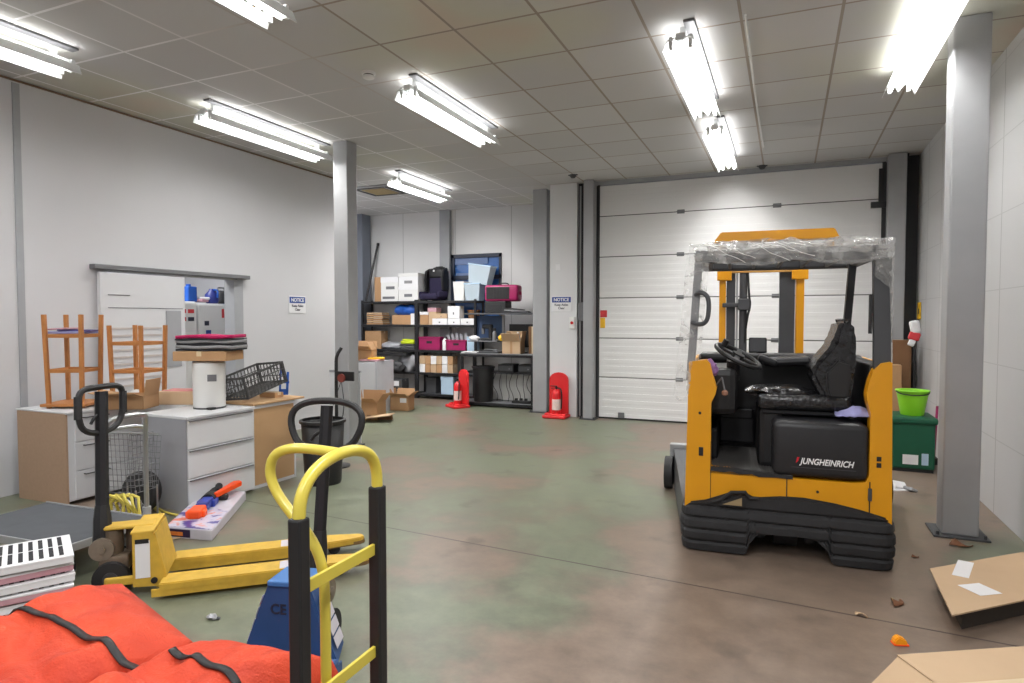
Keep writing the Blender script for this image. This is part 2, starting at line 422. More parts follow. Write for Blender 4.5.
# window
wf = MB()
for a in ((wx0, wx0+.07, wz0, wz1), (wx1-.05, wx1, wz0, wz1), (wx0, wx1, wz1-.07, wz1), (wx0, wx1, wz0, wz0+.06), (wx0, wx1, 2.36, 2.44)):
    wf.box(a[0], a[1], YB-.03, YB+.08, a[2], a[3])
wo = struct('window_1', wf, mat('window_frame_dark', (24,34,54), .5))
obj('pane', MB().box(wx0+.06, wx1-.05, YB+.03, YB+.045, wz0+.05, wz1-.05), 'glass_blue', wo)
obj('roller_blind', MB().box(wx0+.07, wx1-.3, YB-.0, YB+.02, 2.66, 2.78).box(wx0+.1, wx1-.4, YB, YB+.02, 2.44, 2.49), mat('blind_slats', (90,110,150), .5), wo)

# sectional overhead door
dm = wall_material('door_panel_white', (226,226,226))
dz = [0, .66, 1.281, 1.915, 2.561, 3.2, 3.68]
dr = MB()
for z0, z1 in zip(dz, dz[1:]):
    dr.box(-2.77, 1.19, YD, YD+.05, z0+.004, z1-.004, .004)
    n = 6
    for k in range(n):
        zz = z0+(k+.5)*(z1-z0)/n
        dr.box(-2.74, 1.16, YD-.004, YD, zz-.035, zz+.025, .003)
door = struct('door_1', dr, dm)
seam = MB()
for z in dz[1:-1]: seam.box(-2.77, 1.19, YD-.002, YD+.002, z-.006, z+.006)
obj('panel_seam', seam, 'steel_dark', door)
for z in dz[1:-1]:
    for x in (-1.49, -.15):
        h = MB().box(x-.055, x+.055, YD-.012, YD, z-.03, z+.03, .004).cyl((x-.06, YD-.016, z), (x+.06, YD-.016, z), .010, seg=8)
        obj('hinge', h, 'mgrey', door)
obj('floor_latch', MB().box(-2.43, -2.33, YD-.03, YD, .02, .11, .004), 'mgrey', door)
obj('bottom_seal', MB().box(-2.77, 1.19, YD-.012, YD+.05, 0, .025), 'black', door)
obj('edge_seal', MB().box(-2.78, -2.745, YD-.02, YD+.01, 0, 3.69).box(1.15, 1.19, YD-.02, YD+.01, 0, 3.69), 'steel_dark', door)
obj('warning_sticker', MB().box(-2.73, -2.62, YD-.006, YD-.003, 1.61, 1.72), 'redmark', door)
obj('warning_sticker', MB().box(-2.73, -2.65, YD-.006, YD-.003, 1.44, 1.60), 'yellowmark', door)
obj('track_bracket', MB().box(1.02, 1.2, YD-.05, YD, 3.08, 3.16, .005).box(1.11, 1.17, YD-.04, YD, 3.1, 3.6), 'blackm', door)

def h_column(label, x0, x1, y0, y1, ztop, plate=.05, rot=0):
    t = thing('steel_column', label, 'column', ((x0+x1)/2, (y0+y1)/2, 0), rot)
    hx, hy = (x1-x0)/2, (y1-y0)/2
    obj('column_post', MB().box(-hx, hx, -hy, hy, 0.012, ztop, .012), 'steel', t)
    obj('base_plate', MB().box(-hx-plate, hx+plate, -hy-plate, hy+plate, 0, .014, .003), 'dgrey', t)
    for sx in (-1, 1): obj('anchor_bolt', MB().cyl((sx*(hx+plate*.5), -hy-plate*.5, .014), (sx*(hx+plate*.5), -hy-plate*.5, .04), .011, seg=6), 'dgrey', t)
    return t
h_column('square steel column rising behind the black bin on the left side', -5.14, -4.93, 6.46, 6.66, CZ)
h_column('grey steel column between the workbench and the fire extinguisher pier', -3.95, -3.70, 10.15, 10.35, CZ)
h_column('grey steel column at the left edge of the roller door', -2.95, -2.79, YD-.22, YD-.02, CZ)
h_column('grey steel column at the right edge of the roller door', 1.2, 1.41, YD-.22, YD-.02, CZ)
h_column('large steel column in the right foreground beside the truck', 1.07, 1.30, 5.55, 5.75, CZ, .06)
obj('side_frame', MB().box(1.40, 1.44, YD-.14, YD-.0, 0, CZ), 'steel_dark').name = 'trim_5'
bpy.data.objects['trim_5']['kind'] = 'structure'

# ------------------------------------------------------------------ ceiling lights
def strip_light(x, y0, y1, label, power=62):
    y0 += .09; y1 += .09
    t = thing('strip_light', label, 'ceiling light', (x, (y0+y1)/2, CZ), 0, 'fluorescent strip lights')
    hl = (y1-y0)/2
    obj('mounting_channel', MB().box(.02, .10, -hl, hl, -.02, 0, .004), 'mgrey', t)
    obj('housing', MB().box(-.035, .035, -hl, hl, -.14, -.085, .01).box(-.02, .02, -hl+.12, -hl+.16, -.09, 0).box(-.02, .02, hl-.16, hl-.12, -.09, 0), 'paint', t)
    for s in (-1, 1):
        rf = MB()
        prof = [(.0, -.145), (.03, -.115)]
        rf.quad((s*0, -hl, -.175), (s*0, hl, -.175), (s*.035, hl, -.125), (s*.035, -hl, -.125))
        n = int((y1-y0)/.07)
        rf.quad((s*.035, -hl, -.125), (s*.035, hl, -.125), (s*.06, hl, -.12), (s*.06, -hl, -.12))
        for k in range(n):   # slotted crown of the reflector
            a = -hl+k*(y1-y0)/n; c = a+(y1-y0)/n*.5
            rf.quad((s*.06, a, -.12), (s*.06, c, -.12), (s*.095, c, -.135), (s*.095, a, -.135))
        rf.quad((s*.095, -hl, -.135), (s*.095, hl, -.135), (s*.125, hl, -.21), (s*.125, -hl, -.21))
        obj('reflector', rf, 'paint', t, solid=.004)
        obj('tube', MB().cyl((s*.07, -hl+.05, -.17), (s*.07, hl-.05, -.17), .015, seg=10), 'tube', t, smooth=True)
        for e in (-1, 1): obj('lamp_holder', MB().box(s*.07-.014, s*.07+.014, e*(hl-.05), e*(hl-.02), -.19, -.10, .004), 'paint', t)
    ld = bpy.data.lights.new('fluorescent_glow', 'AREA'); ld.shape = 'RECTANGLE'; ld.size = .2; ld.size_y = (y1-y0)*.94
    ld.energy = power; ld.color = (1, .985, .96)
    lo = bpy.data.objects.new('fluorescent_glow', ld); COL.objects.link(lo); lo.parent = t; lo.location = (0, 0, -.15)
    ld.spread = R(178)
    lu = bpy.data.lights.new('reflector_uplight', 'AREA'); lu.shape = 'RECTANGLE'; lu.size = .22; lu.size_y = (y1-y0)*.94; lu.energy = 6.5; lu.color = (1,.985,.96)
    uo = bpy.data.objects.new('reflector_uplight', lu); COL.objects.link(uo); uo.parent = t; uo.location = (0,0,-.11); uo.rotation_euler = (math.pi,0,0)
    return t
strip_light(-3.12, 1.55, 3.32, 'strip light at the top left, cut by the upper edge of the photo')
strip_light(-3.12, 4.85, 6.60, 'strip light just beyond the smoke detector')
strip_light(-5.33, 4.62, 6.45, 'strip light running close to the left wall above the sliding door')
strip_light(-5.30, 7.95, 9.55, 'strip light beside the ceiling air conditioning cassette', 170)
strip_light(-.74, 4.74, 6.55, 'nearer of the two strip lights in line above the truck')
strip_light(-.74, 7.15, 9.00, 'further of the two strip lights in line, nearest the roller door', 125)
strip_light(.87, 4.6, 6.50, 'strip light at the upper right beside the foreground steel column')
strip_light(-5.33, 1.55, 3.36, 'strip light at the far left edge near the left wall')
for x, y in ((-3.1, -.9), (-.3, -.9), (-.3, 1.5)):
    ld = bpy.data.lights.new('rear_ceiling_light', 'AREA'); ld.shape = 'RECTANGLE'; ld.size = .3; ld.size_y = 1.7; ld.energy = 60
    lo = bpy.data.objects.new('rear_ceiling_light', ld); COL.objects.link(lo); lo.location = (x, y, 3.55)
ld = bpy.data.lights.new('alcove_fill', 'AREA'); ld.size = .5; ld.energy = 62  # added fill out of view, brightens the back alcove and shelving
lo = bpy.data.objects.new('alcove_fill', ld); COL.objects.link(lo); lo.location = (-7.4, 9.0, 3.6)
ld = bpy.data.lights.new('side_room_light', 'AREA'); ld.size = .8; ld.energy = 34
lo = bpy.data.objects.new('side_room_light', ld); COL.objects.link(lo); lo.location = (-7.3, 5.6, 2.9)

t = thing('smoke_detector', 'round white smoke detector on the ceiling', 'smoke detector', (-3.40, 4.77, CZ))
obj('detector_base', MB().lathe([(.06,0),(.06,-.02),(.05,-.025)]), 'whitep', t, smooth=True)
obj('sensor_band', MB().lathe([(.045,-.02),(.045,-.04)]), 'black', t)
obj('detector_cap', MB().lathe([(.052,-.035),(.05,-.05),(.03,-.06)]), 'whitep', t, smooth=True)
t = thing('air_conditioner', 'square ceiling air conditioning cassette with a brownish centre grille', 'air conditioner', (-6.3, 9.15, CZ))
obj('cassette_panel', MB().box(-.36, .36, -.36, .36, -.03, 0, .01), 'greyp', t)
obj('air_slot', MB().box(-.32,-.27,-.3,.3,-.036,-.03).box(.27,.32,-.3,.3,-.036,-.03).box(-.26,.26,-.32,-.27,-.036,-.03).box(-.26,.26,.27,.32,-.036,-.03), 'black', t)
obj('grille', MB().box(-.22,.22,-.22,.22,-.04,-.03,.004), mat('stained_grille', (150,132,92), .7), t)
tag(obj('ceiling_cable', MB().tube([(-.30, 4.9, CZ-.012), (-.31, 6.8, CZ-.015), (-.30, 8.72, CZ-.012), (-.30, 8.76, CZ-.06)], .008), 'whitep'), 'thin white cable running along the ceiling above the truck', 'cable')
for (u, v, l) in ((763,172,'small dark sensor on the ceiling edge above the roller door'), (573,176,'small black camera on the ceiling above the white pier')):
    x, y = on_z(u, v, CZ-.02); y = min(y, YD-.15)
    t = thing('ceiling_sensor', l, 'sensor', (x, y, CZ))
    obj('sensor_body', MB().lathe([(.05,0),(.05,-.02),(.03,-.05),(.01,-.055)], seg=14), 'dgrey', t, smooth=True)
    obj('sensor_bracket', MB().box(-.07,.07,-.02,.02,-.012,0), 'dgrey', t)

# ------------------------------------------------------------------ wall signs & small wall things
def notice(loc, rz, w, label):
    t = thing('notice_sign', label, 'sign', loc, rz)
    h = w*.72
    obj('sign_panel', MB().box(-w/2, w/2, -.006, 0, -h/2, h/2, .002), 'paper', t)
    hd = obj('sign_header', MB().box(-w*.47, w*.47, -.008, -.005, h*.08, h*.44, .002), 'signblue', t)
    text('lettering', 'NOTICE', w*.21, 'txt', hd, (0, -.0095, h*.165), (R(90),0,0))
    text('lettering', 'Keep Aisles', w*.145, 'txtdk', t, (0, -.0075, -h*.14), (R(90),0,0))
    text('lettering', 'Clear', w*.145, 'txtdk', t, (0, -.0075, -h*.36), (R(90),0,0))
notice((XL+.001, 7.25, 1.79), R(90), .34, 'blue and white notice sign on the left wall')
notice((-3.36, YD-.061, 1.83), 0, .34, 'blue and white notice sign on the white pier above an extinguisher')
t = thing('door_button', 'small white door control button with a red centre on the pier', 'switch', (-3.17, YD-.06, 1.52))
obj('button_case', MB().box(-.05,.05,-.04,0,-.1,.1,.02), 'whitep', t)
obj('button', MB().cyl((0,-.05,0),(0,-.035,0),.025), 'red', t)
t = thing('door_control_box', 'grey vertical control box and conduit between pier and door column', 'control box', (-3.04, YD+.02, 0))
obj('control_case', MB().box(-.04,.10,-.10,-.0,1.55,1.85,.01), 'mgrey', t)
obj('conduit', MB().cyl((-.02,-.03,1.85),(-.02,-.03,3.7),.015,seg=8).cyl((-.02,-.03,0.02),(-.02,-.03,1.55),.015,seg=8), 'steel', t)
t = thing('wall_socket', 'small faint socket plate high on the white pier', 'socket', (-3.42, YD-.061, 2.42))
obj('socket_plate', MB().box(-.04,.04,-.012,0,-.05,.05,.005), 'paper', t)

# sliding door and rail
t = struct('door_2', MB().box(XL+.02, XL+.07, 4.34, 5.33, .02, 2.06, .006), 'white')
obj('door_rail', MB().box(XL, XL+.09, 4.28, 6.3, 2.09, 2.14, .008), 'mgrey', t)
obj('door_handle', MB().box(XL+.07, XL+.078, 5.08, 5.27, 1.05, 1.68), 'greyp', t)
ll = MB()
for k in range(9): ll.box(XL+.07, XL+.076, 4.42, 5.02, .88+k*.075, .90+k*.075)
obj('louvre', ll, mat('louvre_lines', (190,182,178), .6), t)
obj('panel_line', MB().box(XL+.069, XL+.073, 4.42, 4.66, 1.83, 1.84).box(XL+.069, XL+.073, 4.42, 5.3, 1.70, 1.707), 'mgrey', t)
obj('door_jamb', MB().box(XL-.15, XL+.02, 6.10, 6.14, 0, 2.08).box(XL, XL+.02, 6.14, 6.24, 0, 2.09), 'greyp', t)
# side room behind the sliding door
struct('wall_side_room', MB().box(-8.6,-8.45,3.9,7.2,0,3.1).box(-8.6,XL-.15,3.8,3.95,0,3.1).box(-8.6,XL-.15,7.1,7.2,0,3.1).box(-8.6,XL-.15,3.8,7.2,3.0,3.1), 'wall')
bpy.data.objects['side_room_light'].location = (-7.3, 5.4, 2.85)
def appliance(x, y, w, d, h, label, marks):
    t = thing('tall_locker', label, 'locker', (x, y, 0), 0)
    obj('locker_body', MB().box(-d, 0, 0, w, 0, h, .012), 'white', t)
    dd = obj('locker_door', MB().box(0, .02, .01, w-.01, .05, h-.02, .006), 'whitep', t)
    obj('door_latch', MB().box(.02,.04,w-.09,w-.05,h*.55,h*.65,.005), 'mgrey', dd)
    for (a, b_, z0, z1, mm) in marks: obj('sticker', MB().box(.021,.024,a,b_,z0,z1), mm, dd)
appliance(-7.0, 5.54, .5, .5, 1.81, 'left grey-white locker seen through the sliding door gap', [(.25,.33,1.66,1.71,'redmark'),(.36,.45,1.66,1.71,'redmark'),(.25,.33,1.56,1.61,'redmark'),(.36,.45,1.56,1.61,'txtdk')])
appliance(-7.0, 6.05, .56, .5, 1.79, 'right grey-white locker with stickers seen through the sliding door gap', [(.1,.17,1.5,1.56,'txtdk'),(.12,.2,1.36,1.44,'signblue'),(.38,.42,1.6,1.72,'redmark'),(.38,.42,1.2,1.34,'txtdk')])
t = thing('blue_canister', 'blue canister standing on the left locker in the side room', 'canister', (-7.2, on_x(188.5,295,-7.2)[0], 1.81))
obj('canister_body', MB().box(-.08,.08,-.07,.07,0,.2,.015), 'blue', t); obj('canister_cap', MB().cyl((0,0,.2),(0,0,.23),.03), 'blue', t)
t = thing('blue_jug', 'dark blue round jug on the right locker in the side room', 'jug', (-7.12, on_x(212,295,-7.12)[0], 1.79))
obj('jug_body', MB().lathe([(.07,0),(.09,.05),(.09,.12),(.04,.18),(.035,.2)]), mat('jug_blue',(30,44,120),.4), t, smooth=True); obj('jug_handle', MB().tube([(.03,0,.19),(.11,0,.18),(.1,0,.08)],.012,smooth=1), 'blue', t)
t = thing('grey_case', 'grey rounded carry case on the right locker in the side room', 'case', (-7.30, on_x(221,295,-7.3)[0], 1.79))
obj('case_shell', MB().box(-.12,.12,-.13,.13,0,.19,.05,seg=4), 'dgrey', t, smooth=True); obj('case_clasp', MB().box(.11,.13,-.05,.05,.08,.12,.004).tube([(0,-.06,.19),(0,-.05,.23),(0,.05,.23),(0,.06,.19)],.01), 'mgrey', t)
t = thing('folded_bags', 'small pile of pinkish wrapped packets on the left locker', 'packets', (-7.18, on_x(200,298,-7.18)[0], 1.81))
obj('packet', MB().box(-.1,.1,-.09,.06,0,.04,.015,rot=(0,0,.2)), 'pinkpaper', t); obj('packet', MB().box(-.08,.1,-.05,.09,.03,.065,.015,rot=(0,0,-.2)), 'paper', t)

# ------------------------------------------------------------------ carton helpers
def carton(name, label, cat, loc, s, rz=0, m='cardboard', group=None, tape='tape', stickers=None, lid=False):
    """closed box: body, tape strip / lid, optional printed label on the front (-y) face"""
    sx, sy, sz = s
    t = thing(name, label, cat, loc, rz, group)
    obj('box_body', MB().box(-sx/2, sx/2, -sy/2, sy/2, 0, sz, min(.006, sz*.1)), m, t)
    if lid: obj('lid', MB().box(-sx/2-.005, sx/2+.005, -sy/2-.005, sy/2+.005, sz*.78, sz+.004, .004), lid if isinstance(lid, str) else m, t)
    elif tape: obj('tape', MB().box(-sx/2-.0015, sx/2+.0015, -.022, .022, sz-.05 if sz > .1 else sz*.5, sz+.0015), tape, t)
    for (a, b_, c, d, mm) in (stickers or []):
        obj('box_label', MB().box(-sx/2+a*sx, -sx/2+b_*sx, -sy/2-.0025, -sy/2+.002, c*sz, d*sz), mm, t)
    return t
def open_carton(name, label, loc, s, rz=0, m='cardboard', flaps=((0,120),(1,100),(2,110),(3,130)), fl=None, rot=None, cat='cardboard box'):
    sx, sy, sz = s; th = .006
    t = thing(name, label, cat, loc, rz, rot=rot)
    b = MB().box(-sx/2, sx/2, -sy/2, -sy/2+th, 0, sz).box(-sx/2, sx/2, sy/2-th, sy/2, 0, sz).box(-sx/2, -sx/2+th, -sy/2, sy/2, 0, sz).box(sx/2-th, sx/2, -sy/2, sy/2, 0, sz).box(-sx/2, sx/2, -sy/2, sy/2, 0, th)
    obj('box_body', b, m, t)
    obj('box_lining', MB().box(-sx/2+th, sx/2-th, -sy/2+th, sy/2-th, th, th*1.6), 'inside', t)
    fl = fl or min(sx, sy)*.5
    for side, ang in flaps:   # 0 front(-y) 1 right(+x) 2 back(+y) 3 left(-x); ang: 90 upright, 180 folded down outside
        a = R(ang-90)
        f = MB().box(-(sx if side % 2 == 0 else sy)/2+.005, (sx if side % 2 == 0 else sy)/2-.005, -.003, .003, 0, fl)
        o = obj('flap', f, m, t)
        p = [(0, -sy/2, sz), (sx/2, 0, sz), (0, sy/2, sz), (-sx/2, 0, sz)][side]
        o.rotation_mode = 'XYZ'
        mt = Matrix.Translation(p) @ Euler((0, 0, R(90*side))).to_matrix().to_4x4() @ Euler((a, 0, 0)).to_matrix().to_4x4()
        o.matrix_local = mt
    return t

# ------------------------------------------------------------------ left storage row
# cabinet at far left
t = thing('storage_cabinet', 'white cabinet with a bare chipboard side at the far left under the wooden racks', 'cabinet', (-6.26, 3.52, 0))
obj('carcass', MB().box(0,.66,0,1.02,.03,.78,.004), 'white', t)
obj('side_panel', MB().box(-.0,.66,-.02,0,0,.79,.003), 'chip', t)
obj('top_panel', MB().box(-.02,.68,-.02,1.03,.78,.8,.004), 'white', t)
for k, (z0, z1) in enumerate(((.04,.28),(.29,.53),(.54,.77))):
    d = obj('drawer', MB().box(.66,.675,.05,.98,z0,z1,.003), 'white', t)
    obj('handle', MB().tube([(.675,.12,z1-.03),(.70,.12,z1-.03),(.70,.34,z1-.03),(.675,.34,z1-.03)],.005,seg=6), 'dgrey', d)
# three-drawer dresser
t = thing('drawer_unit', 'white unit of three drawers with a swing bin on top', 'drawers', (-5.06, 3.80, 0), R(-2))
obj('carcass', MB().box(0,.53,0,.70,0.02,.765,.003), 'white', t)
obj('top_panel', MB().box(-.01,.56,-.008,.706,.765,.787,.003), 'white', t)
obj('side_panel', MB().box(0,.55,-.006,0,0,.765,.002), mat('grey_side_panel', (146,147,152), .5), t)
for (z0, z1) in ((.03,.262),(.272,.505),(.515,.755)):
    d = obj('drawer', MB().box(.53,.548,.008,.69,z0,z1,.003), 'white', t)
    obj('handle', MB().box(.546,.566,.02,.68,z1-.012,z1-.004,.002), 'mgrey', d)
# board-fronted cabinet
t = thing('storage_cabinet', 'cabinet turned with its brown hardboard back facing the aisle, crate on top', 'cabinet', (-5.08, 4.53, 0), R(-2))
obj('carcass', MB().box(0,.52,0,.56,0,.77,.003), 'white', t)
obj('back_panel', MB().box(.52,.526,.03,.545,.03,.755), 'hardboard', t)
obj('frame_edge', MB().box(.516,.532,0,.03,0,.78).box(.516,.532,.54,.56,0,.78).box(.516,.532,0,.56,.75,.78).box(.516,.532,0,.56,0,.02), 'white', t)
obj('top_board', MB().box(-.06,.56,-.0,.66,.785,.805,.003), 'hardboard', t)

# wooden racks (legs and rungs)
def rack(loc, rz, w, h, rungs, label, shelf=None):
    t = thing('wooden_rack', label, 'rack', loc, rz)
    for sx in (-1, 1):
        for sy in (-1, 1):
            x, y = sx*w/2, sy*w/2
            obj('leg', MB().box(x-.016, x+.016, y-.016, y+.016, 0, h, .003, rot=(-sy*.02, sx*.02, 0), piv=(x,y,0)), 'wood', t)
    for z in rungs:
        for s in (-1, 1):
            obj('rung', MB().box(-w/2, w/2, s*w/2-.010, s*w/2+.010, z-.016, z+.016, .002), 'wood', t)
            obj('rung', MB().box(s*w/2-.010, s*w/2+.010, -w/2, w/2, z-.016, z+.016, .002), 'wood', t)
    if shelf: obj('base_board', MB().box(-w/2-.05, w/2+.05, -w/2-.05, w/2+.05, shelf-.012, shelf+.012, .003), 'wood', t)
    return t
rack((-5.93, 3.80, .8), R(27), .28, .83, (.33, .64), 'taller wooden rack on the left cabinet holding purple papers', .03)
rack((-5.68, 4.24, .8), R(14), .30, .73, (.30, .56), 'shorter wooden rack without papers, right of the taller one')
t = thing('paper_bundle', 'purple and white printed papers lying on the taller wooden rack', 'papers', (-5.93, 3.80, 1.46), .4)
obj('sheet', MB().box(-.16,.14,-.13,.13,0,.02,.004), 'lilac', t); obj('sheet', MB().box(-.1,.16,-.1,.14,.02,.035,.004,rot=(0,.03,.3)), 'purple', t); obj('sheet', MB().box(-.16,.06,-.12,.05,.035,.05,.004,rot=(0,-.05,-.2)), 'pinkpaper', t)

# white swing bin, carton & folded felts on top
t = thing('pedal_bin', 'white cylindrical bin standing on the drawer unit', 'bin', (-4.80, 4.27, .787))
obj('bin_body', MB().lathe([(.130,0.01),(.135,.02),(.138,.40)], seg=32), 'whitep', t, smooth=True)
obj('base_ring', MB().lathe([(.135,0),(.135,.014),(.125,.016)], seg=32), 'dgrey', t, smooth=True)
obj('bin_lid', MB().lathe([(.139,.395),(.138,.41),(.1,.425),(.02,.43)], seg=32), 'whitep', t, smooth=True)
ln = obj('name_plate', MB().box(.0,.075,-.139,-.135,.25,.31), 'mgrey', t, rot=(0,0,R(42)))
obj('foot_pedal', MB().box(.09,.15,-.12,-.06,0,.02,.005), 'black', t)
carton('flat_carton', 'flat brown cardboard carton lying across the white bin', 'cardboard box', (-4.82, 4.29, 1.218), (.34,.48,.085), R(-70), stickers=[(.7,.9,.2,.6,'paper')])
grp = 'folded felt mats stacked on the carton'
zz = 1.306
for k, (mm, h, l) in enumerate((('dfelt', .02, 'dark folded mat at the very bottom of the pile on the carton'), ('gfelt', .03, 'lower grey folded mat in the pile on the carton'), ('dfelt', .02, 'dark folded mat between the two grey mats'), ('gfelt', .028, 'upper grey folded mat just under the pink one'), ('dfelt', .012, 'thin dark mat directly beneath the pink mat'), ('pink', .032, 'deep pink folded mat on top of the pile'))):
    d = MB(); hw = .16+.008*math.sin(k*2.1)
    d.grid(14, 6, lambda a, c: ((a-.5)*.50+.004*math.sin(k), (c-.5)*2*hw, h*.5+.004*math.sin(a*9+k)+(-h*.5)))
    o = obj('folded_mat', d, mm, smooth=True, loc=(-4.80, 4.31, zz+h/2), rot=(0,0,R(22)), solid=h*.92)
    tag(o, l, 'mat', grp); zz += h
t = thing('upright_carton', 'narrow brown cardboard box standing upright behind the white bin', 'cardboard box', (-5.12, 4.5, .787))
obj('box_body', MB().box(-.06,.06,-.05,.05,0,.37,.004), 'cardboard3', t); obj('tape', MB().box(-.061,.061,-.02,.02,.3,.371), 'tape', t)
open_carton('open_carton', 'open brown cardboard box on its side left of the white bin', (-5.36, 3.93, .80), (.34,.26,.12), R(25), flaps=((0,165),(1,100),(3,170)), fl=.14)
t = carton('printed_carton', 'brown carton with red and white print behind the open box', 'cardboard box', (-5.2, 4.36, .80), (.42,.3,.12), R(22), m='cardboard2')
obj('print', MB().box(-.18,.18,-.1,-.03,.121,.124).box(-.18,.18,.03,.1,.121,.124), mat('pink_print', (196,110,118), .6), t)
wb = MB(); wb.grid(16, 16, lambda a, c: ((a-.5)*.3, (c-.5)*.24, .10*math.sin(a*math.pi)*math.sin(c*math.pi)+.02*mnoise.noise(Vector((a*7,c*7,0)))+.015))
tag(obj('plastic_bag', wb, 'whitep', smooth=True, loc=(-5.68, 4.22, .80), rot=(0,0,.5), solid=.004), 'crumpled white plastic bag beside the open cardboard box', 'plastic bag')

# lattice crate
def crate(name, label, loc, rot, s, m, cat='crate', nx=8, solid=False, group=None):
    sx, sy, sz = s
    t = thing(name, label, cat, loc, rot=rot, group=group)
    fr = MB()
    for z in (0.008, sz-.012):
        for a in ((-sx/2, sx/2, -sy/2, -sy/2+.012), (-sx/2, sx/2, sy/2-.012, sy/2), (-sx/2, -sx/2+.012, -sy/2, sy/2), (sx/2-.012, sx/2, -sy/2, sy/2)):
            fr.box(a[0], a[1], a[2], a[3], z-.008, z+.012)
    for x in (-1, 1):
        for y in (-1, 1): fr.box(x*(sx/2-.01)-.01, x*(sx/2-.01)+.01, y*(sy/2-.01)-.01, y*(sy/2-.01)+.01, 0, sz)
    obj('frame', fr, m, t)
    la = MB()
    def lat(p0, du, dv, nu, nv):
        for i in range(nu+1):
            a = Vector(p0)+Vector(du)*(i/nu); la.tube([a, a+Vector(dv)], .0045, seg=4)
        for j in range(1, nv):
            a = Vector(p0)+Vector(dv)*(j/nv); la.tube([a, a+Vector(du)], .0045, seg=4)
        for i in range(nu):
            a = Vector(p0)+Vector(du)*(i/nu); la.tube([a, a+Vector(du)/nu+Vector(dv)], .0035, seg=4)
    ny = max(4, int(nx*sy/sx))
    lat((-sx/2,-sy/2,0),(sx,0,0),(0,0,sz),nx,3); lat((-sx/2,sy/2,0),(sx,0,0),(0,0,sz),nx,3)
    lat((-sx/2,-sy/2,0),(0,sy,0),(0,0,sz),ny,3); lat((sx/2,-sy/2,0),(0,sy,0),(0,0,sz),ny,3)
    lat((-sx/2,-sy/2,0.005),(sx,0,0),(0,sy,0),nx,ny)
    obj('lattice', la, m, t)
    return t
crate('folding_crate', 'dark grey lattice crate tilted up on a small box on the cabinet', (-4.78, 4.80, .885), (R(13), R(-5), R(0)), (.34,.54,.215), 'cgrey')
carton('small_carton', 'small brown box propping up the tilted grey crate', 'cardboard box', (-4.76, 4.99, .805), (.2,.12,.05), 0)
t = thing('blue_dustpan', 'bright blue plastic brush frame leaning behind the grey crate', 'brush', (-4.80, 5.16, .806), rot=(R(-14),0,R(30)))
obj('frame', MB().box(-.02,.0,0,.012,0,.30,.003).box(.05,.075,0,.012,0,.24,.003).box(-.02,.075,0,.012,0,.06,.003).box(-.02,.08,0,.01,.12,.14), 'blue', t)
obj('grip', MB().cyl((-.01,.006,.24),(-.01,.006,.31),.012), 'blue', t)

# ------------------------------------------------------------------ bin, pole and case by column
t = thing('dustbin', 'black rubbish bin standing on the floor beyond the hardboard cabinet', 'bin', (-4.13, 5.00, 0))
obj('bin_body', MB().lathe([(.165,0),(.17,.02),(.20,.59)], seg=28, cap=False).lathe([(.164,.0),(.164,.01)], seg=28), 'black', t, smooth=True, solid=.006)
obj('rim', MB().lathe([(.2,.58),(.22,.59),(.22,.615),(.195,.62),(.195,.60)], seg=28, cap=False), 'black', t, smooth=True)
t = thing('black_stand', 'black pole with a hooked top rising from behind the black bin', 'stand', (-4.44, 5.60, 0))
obj('pole', MB().tube([(0,0,0.02),(0,0,1.12),(.01,0,1.2),(.05,.03,1.28)],.018,smooth=1), 'black', t)
obj('foot', MB().lathe([(.14,0),(.14,.015),(.03,.03)]), 'black', t)
obj('arm', MB().box(0,.24,-.02,.0,.93,1.03,.006), 'black', t)
obj('reel', MB().cyl((.09,-.04,.96),(.09,-.01,.96),.045,seg=20), mat('reel_red', (130,60,50), .5), t)
obj('hanging_cable', MB().tube([(.09,-.03,.93),(-.04,-.05,.6),(.02,-.06,.42)],.004,smooth=2,seg=5).tube([(.09,-.03,.93),(.15,-.05,.65),(.08,-.06,.42)],.004,smooth=2,seg=5), 'blackm', t)
t = thing('upright_board', 'grey-white board leaning between the bin and the steel column', 'board', (-5.12, 6.72, 0), R(4))
obj('board_face', MB().box(-.30,.16,0,.02,0,.92,.003), 'white', t); obj('board_edge', MB().box(-.30,.16,-.004,.024,.9,.93,.003), 'greyp', t)

# right-of-column cabinet
t = thing('white_cabinet', 'white cabinet standing alone by the shelving with cardboard on top', 'cabinet', (-6.95, 9.02, 0))
obj('carcass', MB().box(0,.62,0,.5,0,.86,.004), 'white', t)
obj('side_panel', MB().box(.615,.64,-.01,.5,0,.87,.003), mat('cabinet_side_grey', (182,184,190), .5), t)
obj('front_panel', MB().box(.01,.61,-.012,0,.03,.84,.003), 'white', t)
open_carton('crumpled_carton', 'crumpled open cardboard box on top of the lone white cabinet', (-6.70, 9.22, .87), (.34,.3,.18), .3, m='cardboard', flaps=((0,150),(1,60),(2,100),(3,120)))
t = thing('magazine_pile', 'few magazines and a red printed packet on the white cabinet', 'magazines', (-6.47, 9.16, .87), .2)
obj('magazine', MB().box(-.2,.15,-.13,.13,0,.03,.003), 'pinkpaper', t); obj('magazine', MB().box(-.1,.18,-.1,.12,.03,.055,.003,rot=(0,0,.4)), 'yellowmark', t)
x, y = on_z(372, 421, 0)
open_carton('open_carton', 'open brown cardboard box on the floor in front of the lone white cabinet', (x-.18, y+.2, 0), (.40,.32,.28), .15, m='cardboard', flaps=((0,150),(1,125),(2,95),(3,100)))
t = thing('loose_cardboard', 'flattened cardboard piece on the floor by the open box', 'cardboard', (x+.1, y+.0, .01), .3)
obj('board_face', MB().box(-.22,.24,-.14,.14,0.07,.08,rot=(.0,-.12,0)), 'cardboard2', t); obj('fold', MB().box(-.2,.2,.1,.15,0,.07), 'cardboard3', t)
